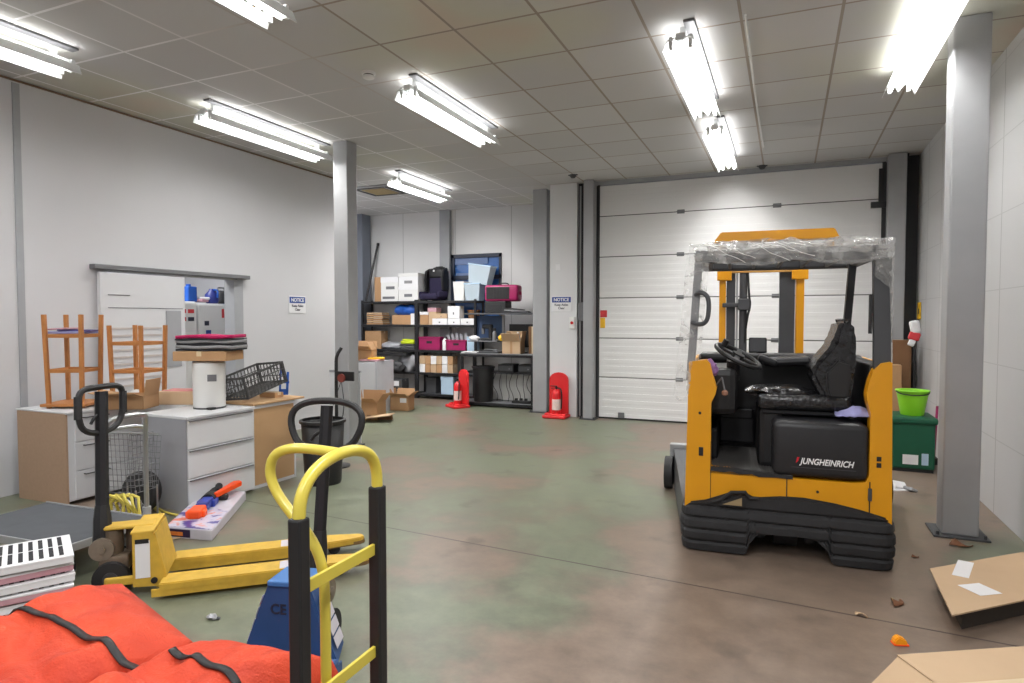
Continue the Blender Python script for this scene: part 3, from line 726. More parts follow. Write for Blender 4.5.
t = thing('white_packet', 'shiny white packet sticking out of the open floor box', 'packet', (x-.14, y+.16, .20), .3)
obj('packet_body', MB().box(-.12,.12,-.06,.06,0,.06,.02,rot=(.4,.2,0)), 'silver', t, smooth=True); obj('packet_seal', MB().box(-.13,-.11,-.05,.05,.0,.04), 'purple', t)

# ------------------------------------------------------------------ shelving
SY = 11.02; SD = .38
LV = [.10, .52, .965, 1.465, 1.935]
def shelf_unit(x0, x1, label, levels, y0=SY, depth=SD, top=1.96):
    t = thing('shelving_unit', label, 'shelving', (x0, y0, 0), 0)
    w = x1-x0
    for x in (0, w-.04):
        for y in (0, depth-.035): obj('upright', MB().box(x, x+.04, y, y+.035, 0, top, .003), 'blackm', t)
    for z in levels:
        s = obj('shelf', MB().box(.02, w-.02, .01, depth-.01, z-.012, z, .002), 'dgrey', t)
        obj('shelf_beam', MB().box(.0, w, -.004, .012, z-.045, z-.002, .002).box(.0, w, depth-.012, depth, z-.045, z-.002), 'blackm', s)
    return t
XS = [-8.09, -6.77, -5.45]
shelf_unit(XS[0], XS[1], 'left black metal shelving unit with flat cardboard and a blue bag', LV)
shelf_unit(XS[1], XS[2], 'middle black metal shelving unit with magenta crates and small cartons', LV)
# workbench with raised shelf
t = thing('workbench', 'black steel workbench with a raised upper shelf and a grey worktop', 'workbench', (-5.47, 10.42, 0))
for x in (0.01, 1.38):
    for y in (0, .48): obj('leg', MB().box(x, x+.04, y, y+.04, 0, .93, .003), 'blackm', t)
obj('worktop', MB().box(0,1.43,-.01,.56,.93,.965,.004), 'mgrey', t)
obj('under_shelf', MB().box(.02,1.41,.1,.5,.60,.62), 'blackm', t)
obj('bottom_shelf', MB().box(.0,1.43,.0,.52,.05,.08,.004), 'mgrey', t)
obj('front_beam', MB().box(0,1.43,-.014,.0,.9,.945), 'blackm', t)
obj('lower_beam', MB().box(0,1.43,-.012,0,.03,.075), 'blackm', t)
for x in (.02, .60, 1.38): obj('upper_post', MB().box(x, x+.045, .52, .56, .96, 1.68, .003), 'steel' if x == .60 else 'blackm', t)
obj('upper_shelf', MB().box(.0,1.43,.14,.60,1.66,1.69,.003), 'dgrey', t)
obj('middle_shelf', MB().box(.03,.62,.24,.58,1.16,1.18,.003), 'mgrey', t)
obj('back_panel', MB().box(.03,.62,.57,.58,1.2,1.64), mat('blue_back_panel', (58,82,120), .5), t)

def box_at(u0, v0, u1, v1, y, z, name, label, cat, m, depth=.24, **k):
    xa, za = on_y(u0, v1, y); xb, zb = on_y(u1, v0, y)
    h = max(.02, zb-z)
    return carton(name, label, cat, ((xa+xb)/2, y+depth/2, z), (xb-xa, depth, h), 0, m, **k)
FY = SY+.03
# unit A top
box_at(374.5,277,381,294,FY+.1,LV[4]+0.0,'small_carton','small brown box beside the tall dark pole on the left shelving','cardboard box','cardboard',.12)
box_at(381,277,398,300,FY,LV[4],'archive_box','white archive box on the left shelving top, nearest the dark pole','archive box','whitep',.3,lid='paper',tape=None,stickers=[(.3,.8,.5,.62,'mgrey'),(.1,.8,.1,.2,'mgrey')])
box_at(398.5,286.5,418,300,FY,LV[4],'archive_box','lower white archive box of the pair left of the child seat','archive box','whitep',.3,lid='paper',tape=None,stickers=[(.3,.7,.3,.5,'mgrey')])
box_at(398.5,273,418,286,FY,LV[4]+.265,'archive_box','upper white archive box of the pair left of the child seat','archive box','paper',.3,lid='whitep',tape=None,stickers=[(.3,.7,.3,.5,'gfelt')])
xp, zp = on_y(372, 300, 11.0)
tag(obj('dark_pole', MB().cyl((-8.06,11.15,1.945),(-7.93,11.40,3.14),.022,seg=10).cyl((-7.93,11.40,3.12),(-7.927,11.405,3.17),.028,seg=10), 'black'), 'tall dark pole leaning on the back wall left of the archive boxes', 'pole')
# unit A shelf 3 : stacked flat cardboard
xa, _ = on_y(363, 320, FY); xb, _ = on_y(385, 320, FY)
for k in range(6):
    h = .042
    tag(obj('flat_cardboard', MB().box(-.2+.01*(k%2), .2-.012*(k%3), 0, .26, 0, h-.008, .003).box(-.19, .19, -.002, .02, h*.35, h*.42), ['cardboard','cardboard2'][k%2]), 'folded flat cardboard carton in the pile at the left shelving end', 'cardboard', 'pile of flat cartons on the left shelving')
    o = bpy.data.objects[-1] if False else None
fl = [o for o in COL.objects if o.name.startswith('flat_cardboard')]
for k, o in enumerate(fl): o.location = ((xa+xb)/2+.02, FY, LV[3]+.042*k); o.rotation_euler = (0,0,.03*math.sin(k*3))
box_at(392,315,411,324,FY,LV[3],'flat_carton','brown flat box with the blue bag on top','cardboard box','cardboard',.26)
zt = on_y(400, 315, FY)[1]
bx = on_y(403, 320, FY)[0]
def lumpy(n=20, sx=.2, sy=.13, sz=.16, seed=0, amp=.35):
    m_ = MB(); b = bmesh.new(); bmesh.ops.create_icosphere(b, subdivisions=3, radius=1)
    for v in b.verts:
        d = 1+amp*mnoise.noise(v.co*1.7+Vector((seed,seed,0)))+.12*mnoise.noise(v.co*5+Vector((0,seed,3)))
        v.co = Vector((v.co.x*sx*d, v.co.y*sy*d, max(-.0, (v.co.z*d*.5+.42))*sz))
    m_._put(b); return m_
tag(obj('blue_bag', lumpy(sx=.25,sy=.13,sz=.24,seed=2), 'blue', smooth=True, loc=(bx, FY+.15, zt)), 'bright blue plastic bag on the left shelving', 'bag')
box_at(410.5,313.5,415,324,FY,LV[3],'small_carton','small white box right of the blue bag','small box','paper',.15,tape='gfelt')
box_at(365,331,381,350,FY+.05,LV[2],'small_carton','brown box on the third shelf of the left shelving','cardboard box','cardboard',.25)
tag(obj('plastic_bag', lumpy(sx=.26,sy=.14,sz=.16,seed=5), 'silver', smooth=True, loc=(on_y(388,345,FY)[0], FY+.15, LV[2])), 'silvery plastic bag beside the lime cloth on the left shelving', 'plastic bag')
t = thing('grey_tray', 'stack of grey trays under the lime cloth', 'tray', (on_y(406,345,FY)[0], FY+.15, LV[2]))
for k in range(3): obj('tray', MB().box(-.17,.17,-.12,.12,k*.04,k*.04+.028,.008), 'mgrey' if k%2 else 'dgrey', t)
tag(obj('folded_cloth', MB().box(-.16,.16,-.11,.11,0,.06,.02,seg=3).box(-.13,.17,-.1,.1,.055,.09,.015,rot=(0,.06,.05)), 'olive', smooth=True, loc=(on_y(406,345,FY)[0], FY+.15, LV[2]+.11)), 'folded lime yellow cloth on the left shelving', 'cloth')
tr = MB(); tr.box(-.38,.38,-.01,.3,-.0,.012).box(-.40,.40,-.03,-.01,0,.07,.006).box(-.40,-.38,-.02,.3,0,.07).box(.38,.40,-.02,.3,0,.07)
tag(obj('black_tray', tr, 'black', loc=(on_y(394,352,FY)[0], FY-.13, LV[2]-.125)), 'wide shallow black tray under the third shelf of the left shelving', 'tray')
tag(obj('plastic_bag', lumpy(sx=.22,sy=.14,sz=.42,seed=9), 'silver', smooth=True, loc=(on_y(406,374,FY)[0], FY+.1, LV[1])), 'large crumpled clear plastic bag on the lower left shelf', 'plastic bag')
tag(obj('black_bag', lumpy(sx=.2,sy=.12,sz=.25,seed=11), 'black', smooth=True, loc=(on_y(400,390,FY)[0], FY-.14, LV[1]-.12+.1)), 'black bundle poking out below the clear plastic bag', 'bag')
t = carton('grey_carton', 'grey plastic box with a white label under the left shelving', 'storage box', (on_y(402,398,FY)[0], FY-.1, .19), (.30,.25,.2), 0, 'dgrey', stickers=[(.3,.75,.3,.8,'paper')], tape='mgrey')
x, y = on_z(399, 411, 0)
t = open_carton('open_carton', 'small open carton with a white label on the floor below the shelving', (x-.03, y+.15, 0), (.34,.24,.25), .1, m='cardboard', flaps=((0,150),(1,140),(2,110),(3,95)))
obj('box_label', MB().box(.02,.14,-.124,-.119,.14,.22), 'paper', t)

# unit B
# child car seat
x = on_y(431, 300, FY)[0]
t = thing('child_seat', 'navy and black child car seat on top of the middle shelving', 'child car seat', (x, FY+.11, LV[4]), R(-12))
obj('seat_shell', MB().prism([(-.19,.0),(-.24,.22),(-.25,.46),(-.20,.62),(-.08,.69),(.12,.69),(.23,.60),(.25,.44),(.24,.2),(.19,0)],'y',.10,.20,.03), 'black', t, smooth=True)
obj('side_wing', MB().prism([(.14,.18),(.0,.22),(-.03,.42),(.0,.60),(.14,.66)],'x',-.25,-.19,.015), 'black', t, smooth=True)
obj('side_wing', MB().prism([(.14,.18),(.0,.22),(-.03,.42),(.0,.60),(.14,.66)],'x',.19,.25,.015), 'black', t, smooth=True)
obj('back_pad', MB().box(-.18,.18,.05,.13,.10,.50,.04,seg=3), 'navy', t, smooth=True)
obj('head_pad', MB().box(-.17,.17,.03,.12,.45,.65,.05,seg=3), 'black', t, smooth=True)
obj('seat_cushion', MB().box(-.24,.22,-.18,.14,.02,.15,.05,seg=3), 'navy', t, smooth=True)
obj('armrest', MB().box(-.29,-.22,-.14,.12,.06,.19,.03,seg=3), 'navy', t, smooth=True)
obj('armrest', MB().box(.20,.27,-.14,.12,.06,.19,.03,seg=3), 'navy', t, smooth=True)
obj('logo_badge', MB().cyl((-.02,.022,.6),(-.02,.03,.6),.022), 'paper', t)
# storage tubs by the window
def tub(u0, v0, u1, v1, y, z, label, m='clear', tilt=0, d=.28, lid='ltblue'):
    xa, _ = on_y(u0, v1, y); xb, _ = on_y(u1, v1, y); h = on_y(u0, v0, y)[1]-on_y(u0, v1, y)[1]
    w_ = (xb-xa)
    t = thing('storage_tub', label, 'storage tub', ((xa+xb)/2, y+d/2, z), rot=(0, tilt, 0))
    bm_ = MB(); n = bmesh.new()
    k = .82
    lo = [(-w_/2*k,-d/2*k,0),(w_/2*k,-d/2*k,0),(w_/2*k,d/2*k,0),(-w_/2*k,d/2*k,0)]; hi = [(-w_/2,-d/2,h),(w_/2,-d/2,h),(w_/2,d/2,h),(-w_/2,d/2,h)]
    bm_.quad(*lo)
    for i in range(4): bm_.quad(lo[i], lo[(i+1)%4], hi[(i+1)%4], hi[i])
    obj('tub_body', bm_, m, t, solid=.005)
    if lid: obj('lid', MB().box(-w_/2-.01,w_/2+.01,-d/2-.01,d/2+.01,h-.02,h+.005,.006), lid, t)
    return t
tub(453,281,464,300,FY,LV[4],'white plastic tub at the left of the tubs under the window','whitep',lid=None)
tub(464,283,479.5,300,FY,LV[4],'pale storage tub carrying the tilted tub','clear')
tub(466,267,488,286,FY+.02,LV[4]+.32,'tilted pale blue storage tub in front of the window','clear',tilt=R(9))
# shelf 3
box_at(420,312,428,325,FY,LV[3],'small_carton','brown box with a white lid, left end of the middle shelving top bay','small box','cardboard',.2,lid='paper',tape=None)
box_at(428,308,436,325,FY+.02,LV[3],'small_carton','taller brown box with a pink lid beside the white cartons','small box','cardboard2',.2,lid='pinkpaper',tape=None)
for (u0,v0,u1,zoff,l) in ((432,318.5,447,0,'long low white carton at the left of the white carton pile'),(447.5,318.5,460,0,'white carton at the bottom middle of the white carton pile'),(460.5,318.5,474,0,'white carton at the right end of the white carton pile'),(435,313.5,447,.14,'cream carton on the left step of the white carton pile'),(447.5,306,459.5,.14,'tall white carton crowning the white carton pile')):
    xa, _ = on_y(u0, 320, FY-.01); xb, zb = on_y(u1, v0, FY-.01)
    carton('white_carton', l, 'carton', ((xa+xb)/2, FY+.09, LV[3]+(.128 if zoff else 0)), (xb-xa-.006, .2, zb-LV[3]-(.128 if zoff else 0)), 0, 'cardboard2' if 'cream' in l else 'paper', group='white cartons on the middle shelving', stickers=[(.45,.55,.3,.5,'mgrey')])
t = thing('wicker_basket', 'small brown basket behind the white cartons', 'basket', (on_y(468,315,FY)[0], FY+.25, LV[3]))
obj('basket_body', MB().lathe([(.09,0),(.12,.28),(.11,.28),(.08,.02)], seg=16), 'cardboard3', t, smooth=True); obj('rim', MB().tube([(.12*math.cos(a*.4),.12*math.sin(a*.4),.28) for a in range(16)],.01,closed=True,seg=6), 'wood', t)
def solid_crate(u0, v0, u1, y, z, label):
    xa, _ = on_y(u0, 340, y); xb, zb = on_y(u1, v0, y); h = zb-z; w_ = xb-xa; d = .26
    t = thing('plastic_crate', label, 'crate', ((xa+xb)/2, y+d/2, z), group='magenta crates on the middle shelving')
    c = MB(); c.box(-w_/2,w_/2,-d/2,d/2,0,.01)
    for (a0,a1,b0,b1) in ((-w_/2,w_/2,-d/2,-d/2+.01),(-w_/2,w_/2,d/2-.01,d/2),(-w_/2,-w_/2+.01,-d/2,d/2),(w_/2-.01,w_/2,-d/2,d/2)): c.box(a0,a1,b0,b1,0,h)
    obj('crate_body', c, 'magenta', t)
    obj('rim', MB().box(-w_/2-.012,w_/2+.012,-d/2-.012,-d/2+.004,h-.03,h,.004).box(-w_/2-.012,-w_/2+.004,-d/2,d/2,h-.03,h,.004).box(w_/2-.004,w_/2+.012,-d/2,d/2,h-.03,h,.004), 'magenta', t)
    obj('grip_hole', MB().box(-.06,.06,-d/2-.003,-d/2+.002,h*.5,h*.68), 'black', t)
    return t
solid_crate(418.5,337,440,FY,LV[2],'magenta plastic crate at the left of its shelf')
solid_crate(446,340,466,FY,LV[2],'magenta plastic crate with silver pouches standing in it')
for k in range(5):
    u = 449+k*3.6
    x = on_y(u, 340, FY)[0]
    tag(obj('silver_pouch', MB().box(-.03,.03,-.01,.015,0,.3+.02*(k%3),.008,rot=(0,R(-18+4*k),0),piv=(0,0,0)).box(-.032,.032,-.012,.017,.27,.285,rot=(0,R(-18+4*k),0),piv=(0,0,0)), 'silver', loc=(x, FY+.12, LV[2]+.02)), 'silver pouch standing in the right magenta crate', 'pouch', 'silver pouches in the magenta crate')
t = thing('white_bottle', 'tall white bottle between the two magenta crates', 'bottle', (on_y(443.5,345,FY)[0], FY+.06, LV[2]))
obj('bottle_body', MB().lathe([(.045,0),(.05,.02),(.05,.19),(.02,.23)]), 'paper', t, smooth=True); obj('bottle_cap', MB().cyl((0,0,.23),(0,0,.28),.024), 'mgrey', t)
box_at(467,337,474,351,FY,LV[2],'blue_box','pale blue box at the right end of the magenta crate shelf','storage box','ltblue',.24,lid='ltblue',tape=None)
for r_ in range(2):
    for k in range(6):
        u0 = 419.5+k*5.6
        xa, _ = on_y(u0, 365, FY); xb, _ = on_y(u0+5.3, 365, FY)
        m_ = ['paper','cardboard','cardboard2','cardboard','paper','cardboard2'][(k+r_*2) % 6]
        t = carton('small_box', 'small brown or white carton in the two-high row on the fourth shelf', 'small box', ((xa+xb)/2, FY+.1, LV[1]+r_*.168), (xb-xa, .2, .162), 0, m_, 'two-high row of small cartons on the middle shelving', tape='tape')
box_at(441,377,453,395,FY,LV[0],'blue_box','pale blue box on the bottom shelf beside the fire extinguisher','storage box','ltblue',.24,lid='ltblue',tape=None)
box_at(426,378,436,395,FY+.1,LV[0],'grey_box','dark box on the bottom shelf of the middle shelving','storage box','dgrey',.2,lid='dgrey',tape=None)

# pet carrier etc. on workbench upper shelf
x, _ = on_y(502, 300, 10.8)
tag(obj('black_case', MB().box(-.22,.2,-.14,.14,0,.21,.015).box(-.16,.14,-.145,-.135,.05,.16,.004).box(-.22,.2,-.144,.144,.12,.128), 'black', loc=(on_y(496,305,10.75)[0]+.03, 10.80, 1.69)), 'black case under the magenta carrier on the raised bench shelf', 'case')
t = thing('pet_carrier', 'magenta pet carrier with a black grille perched on the black case', 'pet carrier', (x+.02, 10.82, 1.90), R(6), )
obj('carrier_shell', MB().box(-.32,.32,-.15,.15,0,.30,.05,seg=3), 'magenta', t, smooth=True)
gr = MB()
for k in range(8): gr.box(-.26+k*.055,-.25+k*.055,-.158,-.15,.05,.25)
for k in range(4): gr.box(-.27,.15,-.158,-.15,.06+k*.06,.066+k*.06)
obj('side_grille', gr, 'blackm', t)
obj('grille_backing', MB().box(-.28,.16,-.153,-.14,.04,.26,.01), 'black', t)
obj('carry_handle', MB().tube([(-.1,0,.3),(-.08,0,.335),(.08,0,.335),(.1,0,.3)],.012,smooth=1), 'black', t)
obj('side_latch', MB().box(.315,.335,-.05,.05,.12,.18,.005), 'pink', t)
t = thing('folded_sheets', 'loose grey and white sheets at the right end of the raised bench shelf', 'sheets', (on_y(516,308,10.8)[0]+.03, 10.75, 1.69), .1)
obj('sheet', MB().box(-.24,.24,-.14,.14,0,.025,.004), 'dfelt', t); obj('sheet', MB().box(-.2,.22,-.13,.12,.025,.05,.004,rot=(0,.05,.12)), 'gfelt', t); obj('sheet', MB().box(-.18,.12,-.1,.12,.055,.08,.004,rot=(0,.1,-.15)), 'black', t)
# bench top items
t = open_carton('open_carton', 'open brown cardboard box on the right of the workbench', (-4.50, 10.62, .965), (.34,.28,.22), .1, m='cardboard2', flaps=((0,128),(1,100),(2,75),(3,60)), fl=.18)
obj('tape', MB().box(-.02,.02,-.144,-.14,0,.22), 'cardboard', t)
t = thing('small_plush', 'white plastic bottle standing in the open box on the workbench', 'bottle', (-4.42, 10.64, .98)); t.name = 'white_bottle'
obj('bottle_body', MB().lathe([(.05,0),(.05,.22),(.02,.34)]), 'silver', t, smooth=True); obj('bottle_cap', MB().cyl((0,0,.34),(0,0,.37),.022), 'whitep', t)
t = thing('tall_carton', 'tall dark brown carton standing at the right end of the workbench', 'cardboard box', (-4.13, 10.74, .965))
obj('box_body', MB().box(-.09,.07,-.1,.1,0,.48,.004), 'cardboard3', t); obj('tape', MB().box(-.03,.01,-.102,-.1,0,.48), 'tape', t)
t = thing('sewing_machine', 'black bench machine with a tall arm on the workbench shelf', 'machine', (-5.12, 10.8, 1.18), .1)
obj('machine_base', MB().box(-.1,.12,-.08,.08,0,.05,.01), 'black', t); obj('machine_arm', MB().box(.05,.12,-.05,.05,.05,.3,.02).box(-.08,.1,-.045,.045,.22,.3,.02), 'blackm', t); obj('machine_head', MB().box(-.09,-.04,-.03,.03,.12,.24,.01), 'mgrey', t)
t = thing('desk_tools', 'small black and white spray bottle on the workbench middle shelf', 'spray bottle', (-4.95, 10.78, 1.18)); t.name = 'spray_bottle'
obj('bottle_body', MB().lathe([(.04,0),(.04,.14),(.02,.18)]), 'mgrey', t, smooth=True); obj('trigger_head', MB().box(-.04,.03,-.012,.012,.18,.23,.006), 'black', t)
tag(obj('yellow_cloth', lumpy(sx=.09,sy=.06,sz=.14,seed=15), 'yellowmark', smooth=True, loc=(-4.76, 10.75, 1.18)), 'small yellow cloth lying beside the spray bottle', 'cloth')
tag(obj('white_cloth', lumpy(sx=.1,sy=.06,sz=.1,seed=17), 'paper', smooth=True, loc=(-5.34, 10.75, 1.18)), 'small crumpled white cloth at the left of the bench machine', 'cloth')
t = thing('tool_tray', 'shallow dark tool tray on the grey worktop', 'tray', (-5.0, 10.6, .965))
obj('tray_base', MB().box(-.26,.26,-.12,.12,0,.03,.006), 'dgrey', t); obj('hand_tool', MB().box(-.2,.1,-.03,.0,.03,.055,.005,rot=(0,0,.2)), 'black', t); obj('hand_tool', MB().box(-.1,.2,.03,.06,.03,.06,.005,rot=(0,0,-.3)), 'mgrey', t)
tag(obj('envelope_pile', MB().box(-.17,.12,-.08,.1,0,.014,.003).box(-.14,.15,-.09,.08,.014,.026,.003,rot=(0,0,.15)), 'paper', loc=(-5.28, 10.5, .966)), 'white papers on the left end of the worktop', 'papers')
t = thing('monitor', 'dark flat screen standing on the bench behind the open box', 'screen', (-4.45, 10.86, .965))
obj('screen_panel', MB().box(-.24,.24,0,.03,.1,.52,.006), 'black', t); obj('screen_stand', MB().box(-.1,.1,-.06,.06,0,.012,.004).box(-.02,.02,0,.02,0,.15), 'black', t)
# below the bench
t = thing('dustbin', 'black rubbish bin tucked under the workbench', 'bin', (-5.08, 10.58, .08))
obj('bin_body', MB().lathe([(.165,0),(.17,.02),(.20,.62)], seg=26), 'black', t, smooth=True); obj('rim', MB().lathe([(.2,.60),(.215,.61),(.215,.64),(.19,.645)], seg=26, cap=False), 'blackm', t, smooth=True)
for (xx, l, w_) in ((-4.62,'left black electronic box on the shelf under the workbench',.3),(-4.25,'right black electronic box on the shelf under the workbench',.26)):
    t = thing('electronic_box', l, 'equipment', (xx, 10.68, .62))
    obj('case', MB().box(-w_/2,w_/2,-.14,.14,0,.15,.008), 'black', t); obj('front_plate', MB().box(-w_/2+.02,w_/2-.02,-.145,-.138,.03,.12,.003), 'dgrey', t); obj('knob', MB().cyl((w_/4,-.155,.07),(w_/4,-.14,.07),.014,seg=10), 'mgrey', t)
tag(obj('leaning_board', MB().box(-.38,.36,0,.02,.0,.46,.003).box(-.38,.36,-.003,.0,.44,.455), 'whitep', loc=(-4.48, 10.9, .08), rot=(R(-3),0,0)), 'pale board standing at the back under the workbench', 'board')
cb = MB()
for k in range(7):
    x0 = -4.85+k*.11
    cb.tube([(x0,10.62,.60),(x0-.05+.03*(k%3),10.55,.4),(x0+.08-.04*(k%2),10.56,.22),(x0+.04,10.58,.10)],.006,smooth=2,seg=5)
tag(obj('hanging_cables', cb, 'black'), 'tangle of black cables hanging under the workbench', 'cables', kind='stuff')
t = thing('power_strip', 'black power strip lying on the bottom shelf of the workbench', 'power strip', (-4.32, 10.55, .08), .1)
obj('strip_body', MB().box(-.17,.17,-.04,.04,0,.05,.008), 'black', t)
for k in range(3): obj('plug', MB().box(-.12+k*.09,-.07+k*.09,-.03,.03,.05,.09,.006), 'blackm', t)
# boards behind column
for k, (x0, h, mm, l) in enumerate(((-3.68,1.98,'cardboard3','tall dark brown board leaning in the gap beside the pier'),(-3.63,1.75,'cardboard','second brown board leaning in front in the gap beside the pier'))):
    t = thing('leaning_board', l, 'board', (x0, 10.42-.05*k, 0))
    obj('board_face', MB().box(-.03,.03,0,.7,0,h,.004), mm, t); obj('board_edge', MB().box(-.032,.032,-.006,0,0,h), 'cardboard3', t)

# ------------------------------------------------------------------ fire extinguishers on red stands
def extinguisher(x, y, rz, l1, l2, h=.66):
    t = thing('extinguisher_stand', l1, 'extinguisher stand', (x, y, 0), rz)
    pts = [(-.16, .05)]+[(-.16, h-.12)]+[(.16*math.cos(a), h-.12+.12*math.sin(a)) for a in [math.pi*(1-k/8) for k in range(1,8)]]+[(.16, h-.12),(.16,.05)]
    obj('back_board', MB().prism(pts, 'y', .10, .15, .008), 'redstand', t)
    obj('tray_base', MB().box(-.19,.19,-.16,.16,0,.05,.02,seg=3), 'redstand', t)
    obj('tray_rim', MB().tube([(-.16,.08,.06),(-.16,-.12,.06),(.16,-.12,.06),(.16,.08,.06)],.018,smooth=1), 'redstand', t)
    e = thing('fire_extinguisher', l2, 'fire extinguisher', (x, y, .05), rz)
    obj('cylinder', MB().lathe([(.06,0),(.07,.01),(.07,.34),(.055,.38),(.02,.41)], seg=20), 'red', e, smooth=True)
    obj('instruction_label', MB().lathe([(.0712,.08),(.0712,.25)], seg=20, cap=False), mat('instruction_print', (226,206,200), .5, 0, .25, 60), e, smooth=True)
    obj('valve', MB().cyl((0,0,.40),(0,0,.46),.018), 'blackm', e)
    obj('lever', MB().box(-.10,.02,-.012,.012,.45,.465,.003).box(-.09,.02,-.012,.012,.42,.432,.003,rot=(0,-.15,0)), 'black', e)
    obj('hose', MB().tube([(.02,0,.43),(.08,-.01,.42),(.10,-.02,.3),(.09,-.03,.1)],.011,smooth=2), 'black', e)
extinguisher(-5.40, 10.18, R(-35), 'red extinguisher stand between the middle shelving and the workbench', 'fire extinguisher on the stand between shelving and workbench', .68)
extinguisher(-3.38, 9.74, 0, 'red extinguisher stand on the floor against the white pier', 'fire extinguisher on the stand against the white pier', .72)

# ------------------------------------------------------------------ right back corner
t = thing('grit_bin', 'dark green lidded box against the right wall behind the truck', 'storage box', (1.23, 7.9, 0))
obj('box_body', MB().box(-.20,.19,-.17,.3,.03,.52,.02), 'green', t)
obj('lid', MB().box(-.22,.21,-.19,.32,.50,.57,.02), 'green', t)
obj('box_label', MB().box(-.10,.04,-.174,-.168,.08,.18), 'paper', t); obj('box_label', MB().box(.07,.13,-.174,-.168,.08,.20), 'ltblue', t)
obj('foot', MB().box(-.19,.18,-.16,.28,0,.035), 'black', t)
t = thing('bucket', 'lime green bucket standing on the green box', 'bucket', (1.24, 7.95, .57))
obj('bucket_body', MB().lathe([(.105,0),(.11,.01),(.152,.26),(.147,.26),(.10,.012)], seg=28), 'lime', t, smooth=True)
obj('bucket_rim', MB().tube([(.154*math.cos(a*math.pi/14),.154*math.sin(a*math.pi/14),.258) for a in range(28)],.009,closed=True,seg=6), 'lime', t)
obj('bucket_handle', MB().tube([(-.155,0,.25),(-.13,-.12,.23),(0,-.165,.22),(.13,-.12,.23),(.155,0,.25)],.006,smooth=2,seg=6), 'black', t)
t = thing('hanging_brush', 'white and red brush head on a dark handle hung above the bucket', 'brush', (1.42, 9.0, .33), 0)
obj('brush_pole', MB().cyl((0,0,.1),(0,0.02,.98),.012,seg=8), 'blackm', t)
obj('brush_head', MB().box(-.07,.05,-.03,.03,1.0,1.10,.02,rot=(0,.3,0)), 'redmark', t)
obj('bristles', MB().box(-.06,.05,-.03,.03,1.08,1.24,.03,rot=(0,-.2,0)).box(-.07,-.0,-.02,.02,.93,1.02,.015,rot=(0,.4,0)), 'paper', t)
t = thing('wall_tag', 'small yellow key tag hanging on the right wall', 'tag', (XR-.006, 9.72, 1.68), R(-90))
obj('tag_plate', MB().box(-.1,.1,-.01,0,-.1,.12,.02), 'yellowmark', t); obj('tag_mark', MB().box(-.03,.03,-.013,-.01,-.03,.04,.005), 'txtdk', t); obj('tag_hook', MB().cyl((0,-.012,-.2),(0,-.012,-.1),.008), 'dgrey', t)
carton('tall_carton', 'brown carton standing in the right corner behind the green box', 'cardboard box', (1.10, 9.2, 0), (.4,.26,1.02), 0, 'cardboard')
carton('tall_carton', 'darker brown tall carton behind the other in the right corner', 'cardboard box', (1.28, 9.52, 0), (.34,.2,1.32), 0, 'cardboard3')
t = thing('floor_broom', 'pink broom handle leaning by the right wall behind the green box', 'broom', (1.51, 8.3, 0))
obj('broom_handle', MB().cyl((0,0,.06),(.04,.1,.62),.013,seg=8), 'magenta', t); obj('broom_head', MB().box(-.03,.03,-.1,.1,0,.07,.01), 'dgrey', t)
t = thing('torn_paper', 'torn white paper scrap on the floor near the foreground column', 'paper', (1.0, 6.9, 0), .4)
obj('scrap', MB().box(-.10,.08,-.06,.06,0.0,.008,.002).box(-.06,.06,-.02,.07,.0,.05,.01,rot=(.6,.2,0)), 'paper', t); obj('scrap', MB().box(.02,.1,-.1,.0,0,.03,.01,rot=(0,.4,.3)), 'greyp', t)

# ------------------------------------------------------------------ REACH TRUCK (faces the door; its rear/operator side faces us)
T = thing('reach_truck', 'yellow and black ride-on reach truck with a film-wrapped roof in front of the roller door', 'forklift truck', (0, 4.58, 0), .067)
